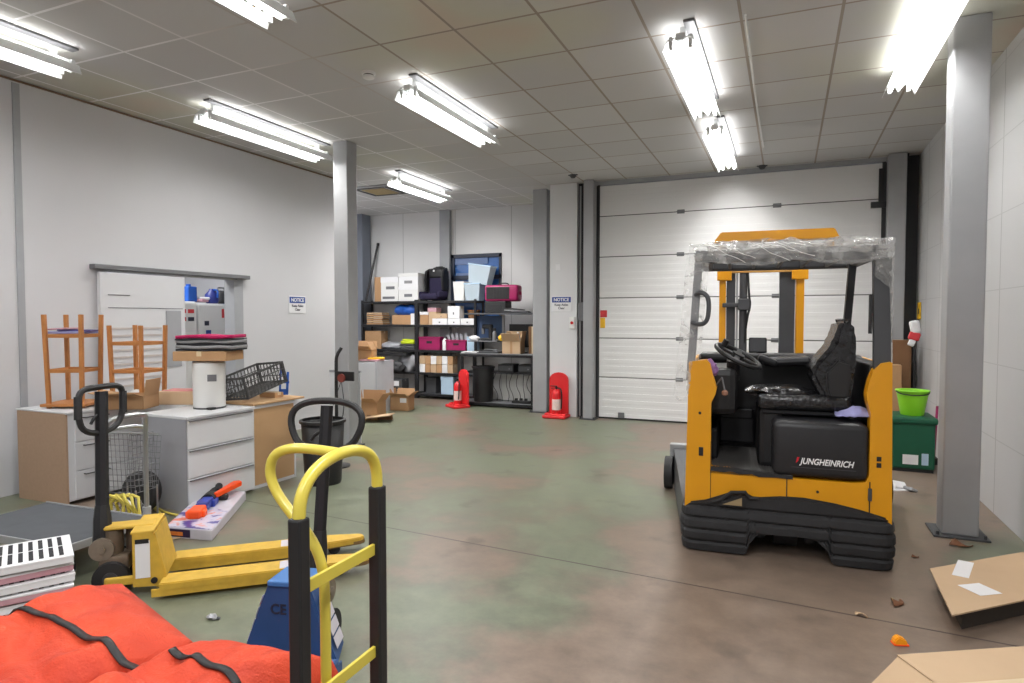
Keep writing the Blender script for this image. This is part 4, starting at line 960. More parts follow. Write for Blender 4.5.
# bumper skirt swept round the back corners
def skirt():
    path = []   # (x, y, nx, ny)
    x0, x1, r = -.645, .64, .07
    path += [(x0, 1.15, -1, 0), (x0, .8, -1, 0), (x0, .4, -1, 0), (x0, r, -1, 0)]
    for k in range(1, 5):
        a = math.pi+k*math.pi/10*1.0
        a = math.pi+(k/5)*math.pi/2; path.append((x0+r+r*math.cos(a), r+r*math.sin(a), math.cos(a), math.sin(a)))
    xs = [x0+r+i*(x1-r-x0-r)/60 for i in range(61)]
    path += [(x, 0, 0, -1) for x in xs]
    for k in range(1, 5):
        a = 1.5*math.pi+(k/5)*math.pi/2; path.append((x1-r+r*math.cos(a), r+r*math.sin(a), math.cos(a), math.sin(a)))
    path += [(x1, r, 1, 0), (x1, .4, 1, 0), (x1, .8, 1, 0), (x1, 1.15, 1, 0)]
    top = [(-.646,.325),(-.50,.355),(-.403,.394),(-.33,.425),(-.243,.430),(-.20,.405),(-.148,.404),(-.02,.422),(.12,.425),(.30,.405),(.45,.377),(.633,.331)]
    arch = [(-.237,0),(-.215,.09),(-.17,.15),(-.083,.17),(.10,.175),(.20,.155),(.262,.10),(.293,0)]
    def interp(t, x, d):
        if x <= t[0][0]: return t[0][1] if d is None else d
        if x >= t[-1][0]: return t[-1][1] if d is None else d
        for (a, fa), (b_, fb) in zip(t, t[1:]):
            if a <= x <= b_: return fa+(fb-fa)*(x-a)/(b_-a)
    m_ = MB(); b = bmesh.new(); cols = []
    NZ = 44
    for (x, y, nx, ny) in path:
        rear = abs(ny) > .5 or y < .2
        zt = interp(top, x, None) if rear else .33
        zb = interp(arch, x, 0.0) if (rear and abs(ny) > .9) else .012
        zb = max(zb, .012)
        col = []
        for j in range(NZ+1):
            z = zb+(zt-zb)*j/NZ
            g = 0
            for gz in (.075, .155, .235, .315):
                d = abs(z-gz)
                if d < .016: g = max(g, .014*(1-d/.016))
            bulge = .018*math.sin(min(1, z/.33)*math.pi)
            off = .016+bulge+.012-g*1.3-(.02 if z > zt-.012 else 0)
            col.append(b.verts.new((x+nx*(off-.022), y+ny*off, z)))
        cols.append(col)
    for A, B in zip(cols, cols[1:]):
        for j in range(NZ): b.faces.new((A[j], B[j], B[j+1], A[j+1]))
    # cap back to the chassis along the top and the arch soffit
    for A, B in zip(cols, cols[1:]):
        a, c = A[-1], B[-1]
        if a.co.y < .2 and c.co.y < .2:
            p = b.verts.new((a.co.x*.97, max(a.co.y, 0)+.05, a.co.z)); q = b.verts.new((c.co.x*.97, max(c.co.y, 0)+.05, c.co.z)); b.faces.new((a, c, q, p))
            a, c = A[0], B[0]
            p = b.verts.new((a.co.x, a.co.y+.45, a.co.z)); q = b.verts.new((c.co.x, c.co.y+.45, c.co.z)); b.faces.new((a, p, q, c))
    bmesh.ops.remove_doubles(b, verts=b.verts, dist=.0005)
    m_._put(b); return m_
obj('bumper_skirt', skirt(), 'rubber', T, smooth=False)
obj('step_opening', MB().prism([(-.40,.335),(-.25,.335),(-.235,.40),(-.27,.415),(-.40,.36)], 'y', -.046, -.020), 'black', T)
obj('step_light_patch', MB().prism([(-.385,.345),(-.262,.345),(-.262,.400)], 'y', -.050, -.044), mat('step_light_pale', (150,130,96), .6), T)  # pale patch painted for the floor and light showing through the slot
obj('step_edge', MB().tube([(-.45,-.03,.352),(-.40,-.04,.37),(-.33,-.04,.43),(-.24,-.04,.438),(-.215,-.04,.40),(-.16,-.035,.402)], .012, seg=6), 'rubber', T)
obj('chassis_block', MB().box(-.58,.58,.5,1.15,.05,.55), 'black', T)
dw = obj('drive_wheel', MB().cyl((-.05,.32,.17),(.10,.32,.17),.17,seg=28), 'rubber', T, smooth=True)
obj('wheel_hub', MB().cyl((-.07,.32,.17),(-.05,.32,.17),.07,seg=16), 'dgrey', dw)
obj('motor_housing', MB().box(-.2,-.10,.2,.42,.06,.35,.02).box(.14,.22,.2,.4,.05,.3,.02), 'black', T)
# yellow bodywork
ring = [(-.635,.30),(-.615,1.30),(-.50,1.315),(-.475,1.29),(-.455,1.20),(-.432,1.12),(-.440,1.08),(-.468,1.02),(-.468,.90),(-.463,.575),
        (-.40,.565),(-.36,.572),(-.30,.558),(-.20,.562),(-.15,.548),(.0,.552),(.10,.545),(.40,.545),(.478,.556),(.495,.60),(.497,1.0),(.478,1.07),(.473,1.12),(.488,1.20),(.51,1.27),(.55,1.315),(.60,1.325),(.612,1.32),(.628,.30)]
obj('rear_body_panel', MB().prism(ring, 'y', 0, .11), 'tyellow', T)
obj('side_panel', MB().box(-.628,-.60,.09,1.15,.33,1.29,.01), 'tyellow', T)
obj('side_panel', MB().box(.595,.622,.09,1.15,.33,1.30,.01), 'tyellow', T)
obj('panel_joint', MB().box(.012,.018,-.004,.001,.40,.548).box(.497,.503,-.004,.001,.35,.56).box(-.467,-.463,-.004,.001,.36,.76), 'black', T)
obj('vent_slot', MB().box(-.545,-.515,-.005,.001,.655,.715,.003), 'black', T)
obj('vent_slot', MB().box(.535,.562,-.005,.001,.655,.685,.003).box(.535,.562,-.005,.001,.695,.725,.003), 'black', T)
obj('hood_latch', MB().box(.49,.512,-.012,.001,.44,.52,.004), 'dgrey', T)
obj('bolt', MB().cyl((.20,-.006,.47),(.20,.0,.47),.009,seg=8).cyl((-.54,-.006,.95),(-.54,0,.95),.010,seg=8), 'black', T)
# floor
fp = MB().box(-.47,.05,.0,.9,.54,.565)
for k in range(26):
    fp.box(-.45+k*.019,-.442+k*.019,.01,.85,.565,.573,rot=(0,0,.0))
obj('floor_mat', fp, mat('ribbed_mat', (84,82,80), .6, 0, .2), T)
obj('floor_mat_edge', MB().prism([(-.463,.585),(-.463,.56),(-.38,.555),(-.33,.566),(-.28,.551),(-.2,.556),(-.16,.54),(-.05,.546),(.05,.54),(.05,.56),(-.1,.572),(-.3,.585)],'y',-.012,.02), 'rubber', T)
# black interior
obj('rear_bulkhead', MB().box(-.60,.60,.93,1.12,.54,1.27,.01).box(-.60,.60,.90,1.14,1.24,1.315,.03,seg=3), 'black', T)
obj('left_liner', MB().box(-.60,-.52,.10,.95,.55,1.20,.01).box(-.53,-.43,.35,.95,.55,.80,.03), 'black', T)
obj('storage_pocket', MB().box(-.44,-.16,.84,.93,.60,.86,.02).box(-.42,-.18,.83,.85,.80,.88,.01), 'blackm', T)
obj('right_liner', MB().box(.50,.60,.10,.95,.55,1.30,.01), 'black', T)
obj('lower_console', MB().box(-.16,.0,.2,.93,.56,.98,.04), 'black', T)
# battery hood with lettering
sb = obj('seat_base', MB().box(-.075,.493,-.012,.80,.558,.925,.045,seg=4), mat('hood_black', (32,32,35), .45, 0, .15, 20), T, smooth=True)
text('lettering', 'JUNGHEINRICH', .055, 'txt', sb, (.248,-.0135,.648), (R(90),R(1),0), shear=.25, sx=.80)
obj('logo_flash', MB().prism([(.066,.652),(.074,.692),(.088,.692),(.080,.665)],'y',-.0145,-.0125), 'txtred', sb)
obj('trim_line', MB().box(.04,.42,-.0135,-.0122,.623,.627), 'dgrey', sb)
# seat
seat = obj('seat_cushion', MB().box(-.17,.42,.14,.66,.97,1.08,.04,seg=4), 'wrap', T, smooth=True)
obj('cushion_wrap', lumpy(sx=.22,sy=.2,sz=.10,seed=3,amp=.3), 'wrap', seat, smooth=True, loc=(-.02,.36,1.04))
obj('seat_rail', MB().box(-.14,.42,.18,.62,.94,.975,.01), 'blackm', seat)
bpts = [(.41,1.0),(.435,1.2),(.445,1.36),(.44,1.50),(.42,1.57),(.385,1.60),(.345,1.585),(.32,1.52),(.305,1.44),(.25,1.36),(.19,1.29),(.165,1.22),(.20,1.14),(.25,1.05),(.28,.99)]
obj('seat_backrest', MB().prism(bpts,'y',.20,.60,.03), 'wrap', T, smooth=True)
obj('backrest_bolster', MB().prism([(.38,1.02),(.41,1.18),(.40,1.30),(.33,1.32),(.26,1.24),(.27,1.12),(.30,1.02)],'y',.17,.21,.012), 'black', T, smooth=True)
tg = MB(); tg.grid(12, 10, lambda a, c: ((a-.5)*.26, (c-.5)*.16, .05*math.sin(a*3.1)*math.sin(c*3.1)+.03*mnoise.noise(Vector((a*6,c*6,1)))))
tag(obj('lilac_cloth', tg, 'lilac', smooth=True, loc=(.43, 4.75, .965), solid=.006), 'lilac rag tucked beside the truck seat', 'cloth')
# steering wheel and console
cs = obj('steering_console', MB().box(-.52,-.30,.25,.9,.9,1.24,.05).cyl((-.33,.4,1.15),(-.33,.34,1.30),.045), 'black', T, smooth=False)
sw = obj('steering_wheel', MB().tube([(.165*math.cos(a*math.pi/12), .165*math.sin(a*math.pi/12), 0) for a in range(24)], .017, closed=True), 'black', T, smooth=True, loc=(-.30,.36,1.325), rot=(R(10),R(27),0))
obj('wheel_spoke', MB().box(-.16,.16,-.02,.02,-.01,.01,.005).box(-.02,.02,-.16,.16,-.01,.01,.005).cyl((0,0,-.03),(0,0,.02),.045), 'black', sw)
obj('steering_knob', MB().cyl((-.12,.0,.02),(-.12,.0,.07),.022), 'blackm', sw)
obj('display', MB().box(-.22,-.09,.7,.73,1.33,1.45,.01,rot=(R(-15),0,0)), 'blackm', T)
obj('control_panel', MB().box(-.12,.22,.62,.92,1.24,1.30,.03,rot=(0,R(-4),0)).box(-.16,-.02,.5,.62,1.26,1.31,.02,rot=(0,R(20),0)), 'blackm', T)
js = obj('lever', MB().cyl((-.45,.12,1.12),(-.40,.08,1.19),.006,seg=6).cyl((-.40,.08,1.19),(-.38,.06,1.1),.006,seg=6), 'mgrey', T)
obj('lever_knob', MB().lathe([(.005,-.02),(.02,-.01),(.022,.01),(.008,.022)], c=(-.38,.06,1.085), seg=12), 'beige', js, smooth=True)
lk = MB(); lk._put(lumpy(sx=.07,sy=.05,sz=.12,seed=21).bm)
tag(obj('lilac_cloth', lk, mat('mauve_cloth', (150,110,160), .9), smooth=True, loc=(-.50, 4.62+.0, 1.20)), 'small mauve cloth on the left shoulder of the truck body', 'cloth')
# overhead guard
gf = MB()
gf.box(-.585,.58,0,.09,1.972,2.062,.02)
gf.box(-.59,-.50,.05,1.15,1.99,2.065,.02).box(.49,.58,.05,1.15,1.99,2.065,.02).box(-.585,.58,1.06,1.15,1.99,2.075,.02)
G = obj('overhead_guard', gf, 'dgrey', T)
for k in range(5): obj('roof_bar', MB().box(-.38+k*.18,-.355+k*.18,.08,1.08,2.0,2.05,.005), 'dgrey', G)
obj('guard_post', MB().prism([(-.635,1.17),(-.585,1.17),(-.535,1.98),(-.585,1.98)],'y',.01,.08), 'mgrey', T)
obj('guard_post', MB().prism([(.515,1.24),(.612,1.24),(.60,1.98),(.498,1.98)],'y',.02,.07), 'dgrey', T)
obj('post_seal', MB().box(.485,.50,.03,.07,1.5,1.75), 'black', T)
obj('guard_post', MB().prism([(.44,1.28),(.49,1.28),(.54,2.02),(.49,2.02)],'y',.88,.94), 'blackm', T)
obj('roof_header', MB().prism([(-.50,2.22),(-.44,2.30),(.40,2.30),(.44,2.22)],'y',1.0,1.12,.006).box(-.46,-.42,1.02,1.08,2.06,2.23).box(.36,.40,1.02,1.08,2.06,2.23), 'tyellow', T)
obj('grab_handle', MB().tube([(-.575,-.0,1.76),(-.55,-.05,1.775),(-.50,-.06,1.755),(-.485,-.06,1.70),(-.49,-.06,1.60),(-.515,-.06,1.56),(-.56,-.04,1.555),(-.595,.0,1.57)],.016,smooth=2), 'dgrey', T, smooth=True)
# crumpled film
def fold(a, c, s):
    return mnoise.noise(Vector((a*9+s, c*5, s)))*.6+mnoise.noise(Vector((a*22, c*11+s, s*2)))*.35
def roof_film(a, c):   # c 0 hem in front -> .45 top edge -> 1 back over the roof
    x = -.62+a*1.225
    n = fold(a, c, 3)
    if c < .5:
        k = c/.5; hem = 1.955+.015*math.sin(a*14)+.02*fold(a,0,5)
        z = hem+(2.085-hem)*k; y = -.035-.01*k
    else:
        k = (c-.5)/.5; z = 2.09+.015*math.sin(k*3.1)+.07*max(0,fold(a,k,8)); y = -.03+k*.55
    return (x+.01*n, y+.022*n, z+.018*n)
rf = MB(); rf.grid(90, 26, roof_film)
RF = obj('roof_film', rf, 'film', T, smooth=True)
cf = MB(); cf.grid(40, 14, lambda a, c: (-.50+a*.98+.01*fold(a,c,1), -.055+.02*fold(a,c,2), 2.015+c*(.09+.05*abs(mnoise.noise(Vector((a*4,2,2)))))+.02*fold(a,c,7)))
obj('film_fold', cf, 'film', RF, smooth=True)
lf = MB(); lf.grid(10, 50, lambda a, c: (-.655+.03*(1-c)*0+a*.15-.045*(c if c<1 else 1)*0 + (-.055+.075*(1-c))*1.0+.0, -.03-.02*fold(a,c*3,4)+.05*(a), 2.04-c*(.98+.03*math.sin(a*6))+.01*fold(a,c,2)))
obj('left_film_curtain', lf, 'film', RF, smooth=True)
rt = MB(); rt.grid(12, 40, lambda a, c: (.50+a*.115+.012*fold(a,c*3,4), -.03+.05*a*a-.02*fold(a,c*3,6), 2.06-c*(.20+.10*a+(.62*max(0,a-.80)/.2 if a > .80 else 0))+.015*fold(a,c,2)))
obj('right_film_curtain', rt, 'film', RF, smooth=True)
st = MB()
for k in range(12):
    a0 = random.random()*.9; pts = []
    for j in range(7):
        a = a0+j*.035*(1 if k % 2 else .6); pts.append((-.58+a*1.1+.02*mnoise.noise(Vector((j*.9,k,3))), -.056-.006*math.sin(j*2+k), 2.09-.012*j*(1 if k%2 else .2)*(1+k%3*.4)+.02*mnoise.noise(Vector((j*.8,k,0)))))
    st.tube(pts, .0018, smooth=1, seg=5)
obj('film_glint', st, mat('film_glint_white', (238,238,236), .2), RF, smooth=True)  # thin white threads painted as glints along the crumpled film
# mast
MY = 1.85
for s, x0, x1 in ((-1, -.47, -.41), (1, .20, .268)):
    obj('mast_upright', MB().box(x0, x1, MY, MY+.12, .04, 2.18, .006), 'tyellow', T)
    obj('mast_bracket', MB().box(x0-.02, x1+.05 if s < 0 else x1+.02, MY-.03, MY+.02, 1.95, 2.14, .008) if s < 0 else MB().box(x0-.04, x1+.03, MY-.03, MY+.02, 1.95, 2.14, .008), 'tyellow', T)
for x0, x1 in ((-.405, -.325), (.06, .19)):
    obj('inner_mast', MB().box(x0, x1, MY+.02, MY+.10, .06, 2.20, .006), 'dgrey', T)
obj('mast_crossbar', MB().box(-.47,.268,MY-.02,MY+.01,2.02,2.045,.004), mat('tan_bar',(200,150,80),.5), T)
obj('mast_crossbar', MB().box(-.47,.268,MY+.02,MY+.10,2.12,2.2,.01), 'blackm', T)
for x in (-.31, -.255):
    cy_ = obj('lift_cylinder', MB().cyl((x,MY+.02,.1),(x,MY+.02,2.30),.010 if x < -.3 else .036,seg=14), 'steel' if x < -.3 else 'dgrey', T, smooth=True)
obj('hydraulic_hose', MB().tube([(-.22,MY,2.1),(-.205,MY-.02,1.8),(-.19,MY-.02,1.72),(-.22,MY-.02,1.6),(-.25,MY,1.3)],.010,smooth=2), 'black', T)
obj('hose_clamp', MB().box(-.44,-.19,MY-.04,MY-.0,1.70,1.74,.006).box(-.30,-.20,MY-.06,MY-.0,1.67,1.78,.01), 'dgrey', T)
obj('carriage', MB().box(-.30,.24,MY+.13,MY+.18,.08,.5,.01), 'blackm', T)
for x in (-.26, .10):
    obj('fork', MB().box(x, x+.1, MY+.18, MY+.22, .04, .5).box(x, x+.1, MY+.18, MY+1.1, .04, .08, .005), 'blackm', T)
# support arms with load wheels
for s in (-1, 1):
    pa = [(s*.60,.75),(s*.655,.10),(s*.66,.10),(s*.90,1.75),(s*.75,1.78),(s*.6,1.2)]
    am = MB()
    lo = [(s*.60,.5,.02),(s*.655,.12,.02),(s*.865,1.72,.03),(s*.755,1.72,.03)]
    hi = [(s*.60,.5,.30),(s*.655,.12,.30),(s*.865,1.72,.36),(s*.755,1.72,.36)]
    am.quad(*hi); am.quad(*lo)
    for i in range(4): am.quad(lo[i], lo[(i+1)%4], hi[(i+1)%4], hi[i])
    a_ = obj('support_arm', am, 'dgrey', T)
    obj('load_wheel', MB().cyl((s*.86,1.6,.15),(s*.93,1.6,.15),.15,seg=20), 'rubber', a_, smooth=True)
    obj('wheel_guard', MB().box(s*.74-.0, s*.90, 1.70, 1.78, .24, .40, .01), 'steel', a_)

# ------------------------------------------------------------------ PALLET TRUCKS
def pallet_truck(label, loc, rz, m, handle_lean, style):
    """local: +x fork direction, origin at heel centre between the forks"""
    t = thing('pallet_truck', label, 'pallet truck', loc, rz)
    L_ = 1.22
    for s in (-1, 1):
        y = s*.195 if style == 'yellow' else s*.17
        hw = .08
        pts = [(.04, y-hw), (L_-.22, y-hw), (L_-.03, y-hw*.55), (L_, y-hw*.2), (L_, y+hw*.2), (L_-.03, y+hw*.55), (L_-.22, y+hw), (.04, y+hw)]
        f = MB().prism(pts, 'z', .055, .10, .006)
        fk = obj('fork', f, m, t)
        obj('fork_web', MB().box(0, L_-.25, y-hw+.004, y-hw+.012, .025, .07).box(0, L_-.25, y+hw-.012, y+hw-.004, .025, .07), m, fk)
        obj('fork_tip', MB().prism([(L_-.24,y-hw*1.01),(L_-.03,y-hw*.56),(L_+.004,y-hw*.2),(L_+.004,y+hw*.2),(L_-.03,y+hw*.56),(L_-.24,y+hw*1.01)],'z',.052,.08,.004), mat('worn_tip',(120,92,58),.7,0,.4,20), fk)
        obj('fork_sticker', MB().box(.68,.78,y-hw+.02,y+hw-.02,.100,.102), 'gloss', fk)
        rl = obj('load_roller', MB().cyl((L_-.2,y-.035,.04),(L_-.2,y+.035,.04),.04,seg=16).cyl((L_-.3,y-.035,.04),(L_-.3,y+.035,.04),.04,seg=16), 'rubber', fk, smooth=True)
    # tower
    if style == 'yellow':
        side = [(0.03,.05),(.0,.12),(-.12,.10),(-.16,.14),(-.14,.45),(-.28,.46),(-.30,.52),(-.12,.535),(-.02,.53),(.02,.49),(.10,.10)]
        for s in (-1, 1):
            g = obj('gusset', MB().prism([(-.11,.06),(-.11,.37),(-.01,.37),(.01,.33),(.06,.10),(.05,.05)], 'y', s*.17-.008, s*.17+.008, .003), m, t)
            obj('rating_label', MB().box(-.095,-.02,s*.1795-.0015,s*.1795+.0015,.11,.325), 'paper', g)
            obj('label_header', MB().box(-.095,-.025,s*.1815-.0015,s*.1815+.0015,.31,.335), 'black', g)
            obj('pivot_hole', MB().cyl((.0,s*.185,.09),(.0,s*.165,.09),.018,seg=14), 'black', g)
        obj('front_plate', MB().quad((.055,-.17,.10),(.055,.17,.10),(.0,.17,.36),(.0,-.17,.36)), m, t, solid=.012)
        obj('top_plate', MB().box(-.28,-.02,-.06,.06,.365,.385,.008).box(-.12,.0,-.178,.178,.362,.38,.006), m, t)
        obj('lower_arm', MB().box(-.26,-.08,-.16,-.13,.07,.12,.01).box(-.26,-.08,.13,.16,.07,.12,.01), m, t)
    else:
        tz = [(-.225,.06),(.225,.06),(.09,.40),(-.09,.40)]
        obj('front_plate', MB().prism(tz, 'x', .0, .02, .004), m, t)
        obj('top_plate', MB().box(-.15,.03,-.095,.095,.395,.42,.006), mat('blue_top', (60,110,170), .5), t)
        for s in (-1, 1):
            g = MB().quad((-.13,s*.19,.08),(.01,s*.225,.06),(.01,s*.092,.40),(-.13,s*.08,.40)) 
            gg = obj('gusset', g, m, t, solid=.012)
            lb = MB()
            for k in range(4):
                f0, f1 = .12+k*.19, .12+k*.19+.16
                def P(u, f): return Vector((-.125+.12*u, s*(.20+.022*u-(.11+.0*u)*f), .08+.30*f))
                lb.quad(P(.05,f0)+Vector((0,s*.012,0)), P(.95,f0)+Vector((0,s*.012,0)), P(.95,f1)+Vector((0,s*.012,0)), P(.05,f1)+Vector((0,s*.012,0)))
            obj('rating_label', lb, 'gloss', gg, solid=.002)
        o = text('lettering', 'CE', .065, 'txtdk', t, (.0225,-.045,.27), (R(90),0,R(90)))
    hx = -.24 if style == 'yellow' else -.22
    # pump, steering fork, wheels
    obj('pump_body', MB().cyl((hx,0,.12),(hx,0,.36),.05,seg=18).box(hx-.07,hx+.09,-.07,.07,.12,.22,.02).cyl((hx+.08,.05,.2),(hx+.08,.05,.38),.03), mat('worn_steel',(120,106,90),.5,.5,.4,14), t, smooth=True)
    obj('drawbar_yoke', MB().cyl((hx-.05,-.07,.26),(hx-.05,-.045,.26),.065,seg=18).cyl((hx-.05,.045,.26),(hx-.05,.07,.26),.06,seg=18).cyl((hx-.05,-.08,.26),(hx-.05,.08,.26),.02), mat('worn_yoke',(134,122,108),.5,.4,.4,14), t, smooth=True)
    for s in (-1, 1):
        wl = obj('steer_wheel', MB().cyl((hx,s*.05,.095),(hx,s*.105,.095),.095,seg=24), 'rubber', t, smooth=True)
        obj('wheel_hub', MB().cyl((hx,s*.103,.095),(hx,s*.11,.095),.04,seg=16), 'dgrey', wl)
    obj('axle', MB().cyl((hx,-.11,.095),(hx,.11,.095),.018), 'dgrey', t)
    return t, hx
def drawbar(t, base, top, r, loop_w, loop_h, u_axis, style):
    """handle shaft from base to top (local), loop lies in the plane of u_axis and the shaft"""
    b_, p = Vector(base), Vector(top); d = (p-b_).normalized(); u = Vector(u_axis).normalized()
    sh = obj('drawbar', MB().tube([b_, b_*.5+p*.5, p-d*(loop_h*.1)], r), 'blackm', t, smooth=True)
    obj('drawbar_sleeve', MB().tube([b_-d*.0, b_+d*.14, b_+d*.22], [r*1.45, r*1.35, r*1.05]), 'black', sh, smooth=True)
    w2 = loop_w/2
    if style == 'yellow':
        pts = [p-d*loop_h, p-d*loop_h*.88-u*w2*.8, p-d*loop_h*.58-u*w2, p-d*loop_h*.12-u*w2, p-u*w2*.72, p, p+u*w2*.72, p-d*loop_h*.12+u*w2, p-d*loop_h*.58+u*w2, p-d*loop_h*.88+u*w2*.75]
    else:
        pts = [p-d*loop_h, p-d*loop_h*.86-u*w2*.72, p-d*loop_h*.5-u*w2, p-d*loop_h*.2-u*w2*.98, p-d*.01-u*w2*.6, p, p-d*.01+u*w2*.6, p-d*loop_h*.2+u*w2*.98, p-d*loop_h*.5+u*w2, p-d*loop_h*.86+u*w2*.72]
    obj('handle_loop', MB().tube(pts, .0175, smooth=2, closed=True), 'black', t, smooth=True)
    if style == 'yellow':
        for s in (-1, 1): obj('hand_grip', MB().tube([p-d*loop_h*.62+u*s*w2, p-d*loop_h*.15+u*s*w2], .022), 'black', t, smooth=True)
    lv = obj('release_lever', MB().tube([p-d*(loop_h*.55), p-d*(loop_h*.62)-u*.05, p-d*(loop_h*.75)-u*.075], .009, smooth=1), 'blackm', t)
    return sh
TY, hx = pallet_truck('yellow pallet truck with its forks lying empty across the floor', (-3.45, 2.69, 0), R(41.8), 'pyellow', 0, 'yellow')
# local frame helper for the shaft
def to_local(t, w_):
    return (Matrix.Translation(t.location) @ t.rotation_euler.to_matrix().to_4x4()).inverted() @ Vector(w_)
drawbar(TY, (hx-.06, 0, .28), to_local(TY, (-3.755, 2.56, 1.19)), .036, .32, .28, (0.6,1,0.0), 'yellow')
TB, hx2 = pallet_truck('blue pallet truck loaded with the orange-red bags', (-2.045, 2.24, 0), R(-76), 'ptblue', 0, 'blue')
drawbar(TB, (hx2-.05, 0, .33), to_local(TB, (-2.125, 2.61, 1.185)), .032, .38, .27, (0,1,0), 'blue')

# ------------------------------------------------------------------ HAND TRUCK (sack truck)
HT = thing('hand_truck', 'yellow tubular sack truck with black grip sleeves in the foreground', 'hand truck', (-1.05, 1.34, 0))
ya, yb = -.158, .158
zc = 1.13
arch = [(0, ya, zc-.02), (0, ya+.004, zc+.04), (0, ya+.035, zc+.085), (0, ya+.085, zc+.112), (0, 0, zc+.124), (0, yb-.085, zc+.118), (0, yb-.03, zc+.095), (0, yb-.002, zc+.05), (0, yb, zc-.02)]
obj('top_arch', MB().tube(arch, .0155, seg=14, smooth=2), 'hyellow', HT, smooth=True)
for y in (ya, yb):
    s_ = obj('upright', MB().cyl((0,y,.12),(0,y,zc),.0135,seg=12), 'hyellow', HT, smooth=True)
    obj('grip_sleeve', MB().box(-.019,.019,y-.019,y+.019,.45,zc,.006), 'black', s_)
loop = [(0, .0, zc+.122), (-.06,-.01,zc+.128),(-.14,-.02,zc+.13),(-.195,-.03,zc+.11),(-.212,-.03,zc+.06),(-.19,-.03,zc+.01),(-.14,-.03,zc-.04),(-.07,-.03,zc-.10),(-.035,-.03,zc-.17),(-.03,-.03,zc-.27),(-.03,-.03,.4),(-.03,-.03,.14)]
obj('loop_handle', MB().tube(loop, .0135, seg=12, smooth=2), 'hyellow', HT, smooth=True)
for z in (.955, .665, .38): obj('cross_strap', MB().box(-.006,.004,ya,yb,z-.016,z+.016,.002), 'hyellow', HT)
obj('toe_plate', MB().box(0.0,.24,-.17,.17,.02,.028,.002).box(-.01,.0,-.17,.17,.02,.16,.002), 'hyellow', HT)
for s in (-1, 1):
    wl = obj('wheel', MB().lathe([(.05,-.03),(.11,-.03),(.125,-.015),(.125,.015),(.11,.03),(.05,.03)], seg=24), 'rubber', HT, smooth=True, loc=(-.13, s*.21, .125), rot=(R(90),0,0))
    obj('wheel_hub', MB().cyl((0,0,-.035),(0,0,.035),.05,seg=16), 'hyellow', wl)
    obj('axle_bracket', MB().tube([(0,s*.15,.30),(-.13,s*.15,.125),(0,s*.15,.06)],.01,smooth=0), 'hyellow', HT)
obj('axle', MB().cyl((-.13,-.23,.125),(-.13,.23,.125),.010), 'dgrey', HT)

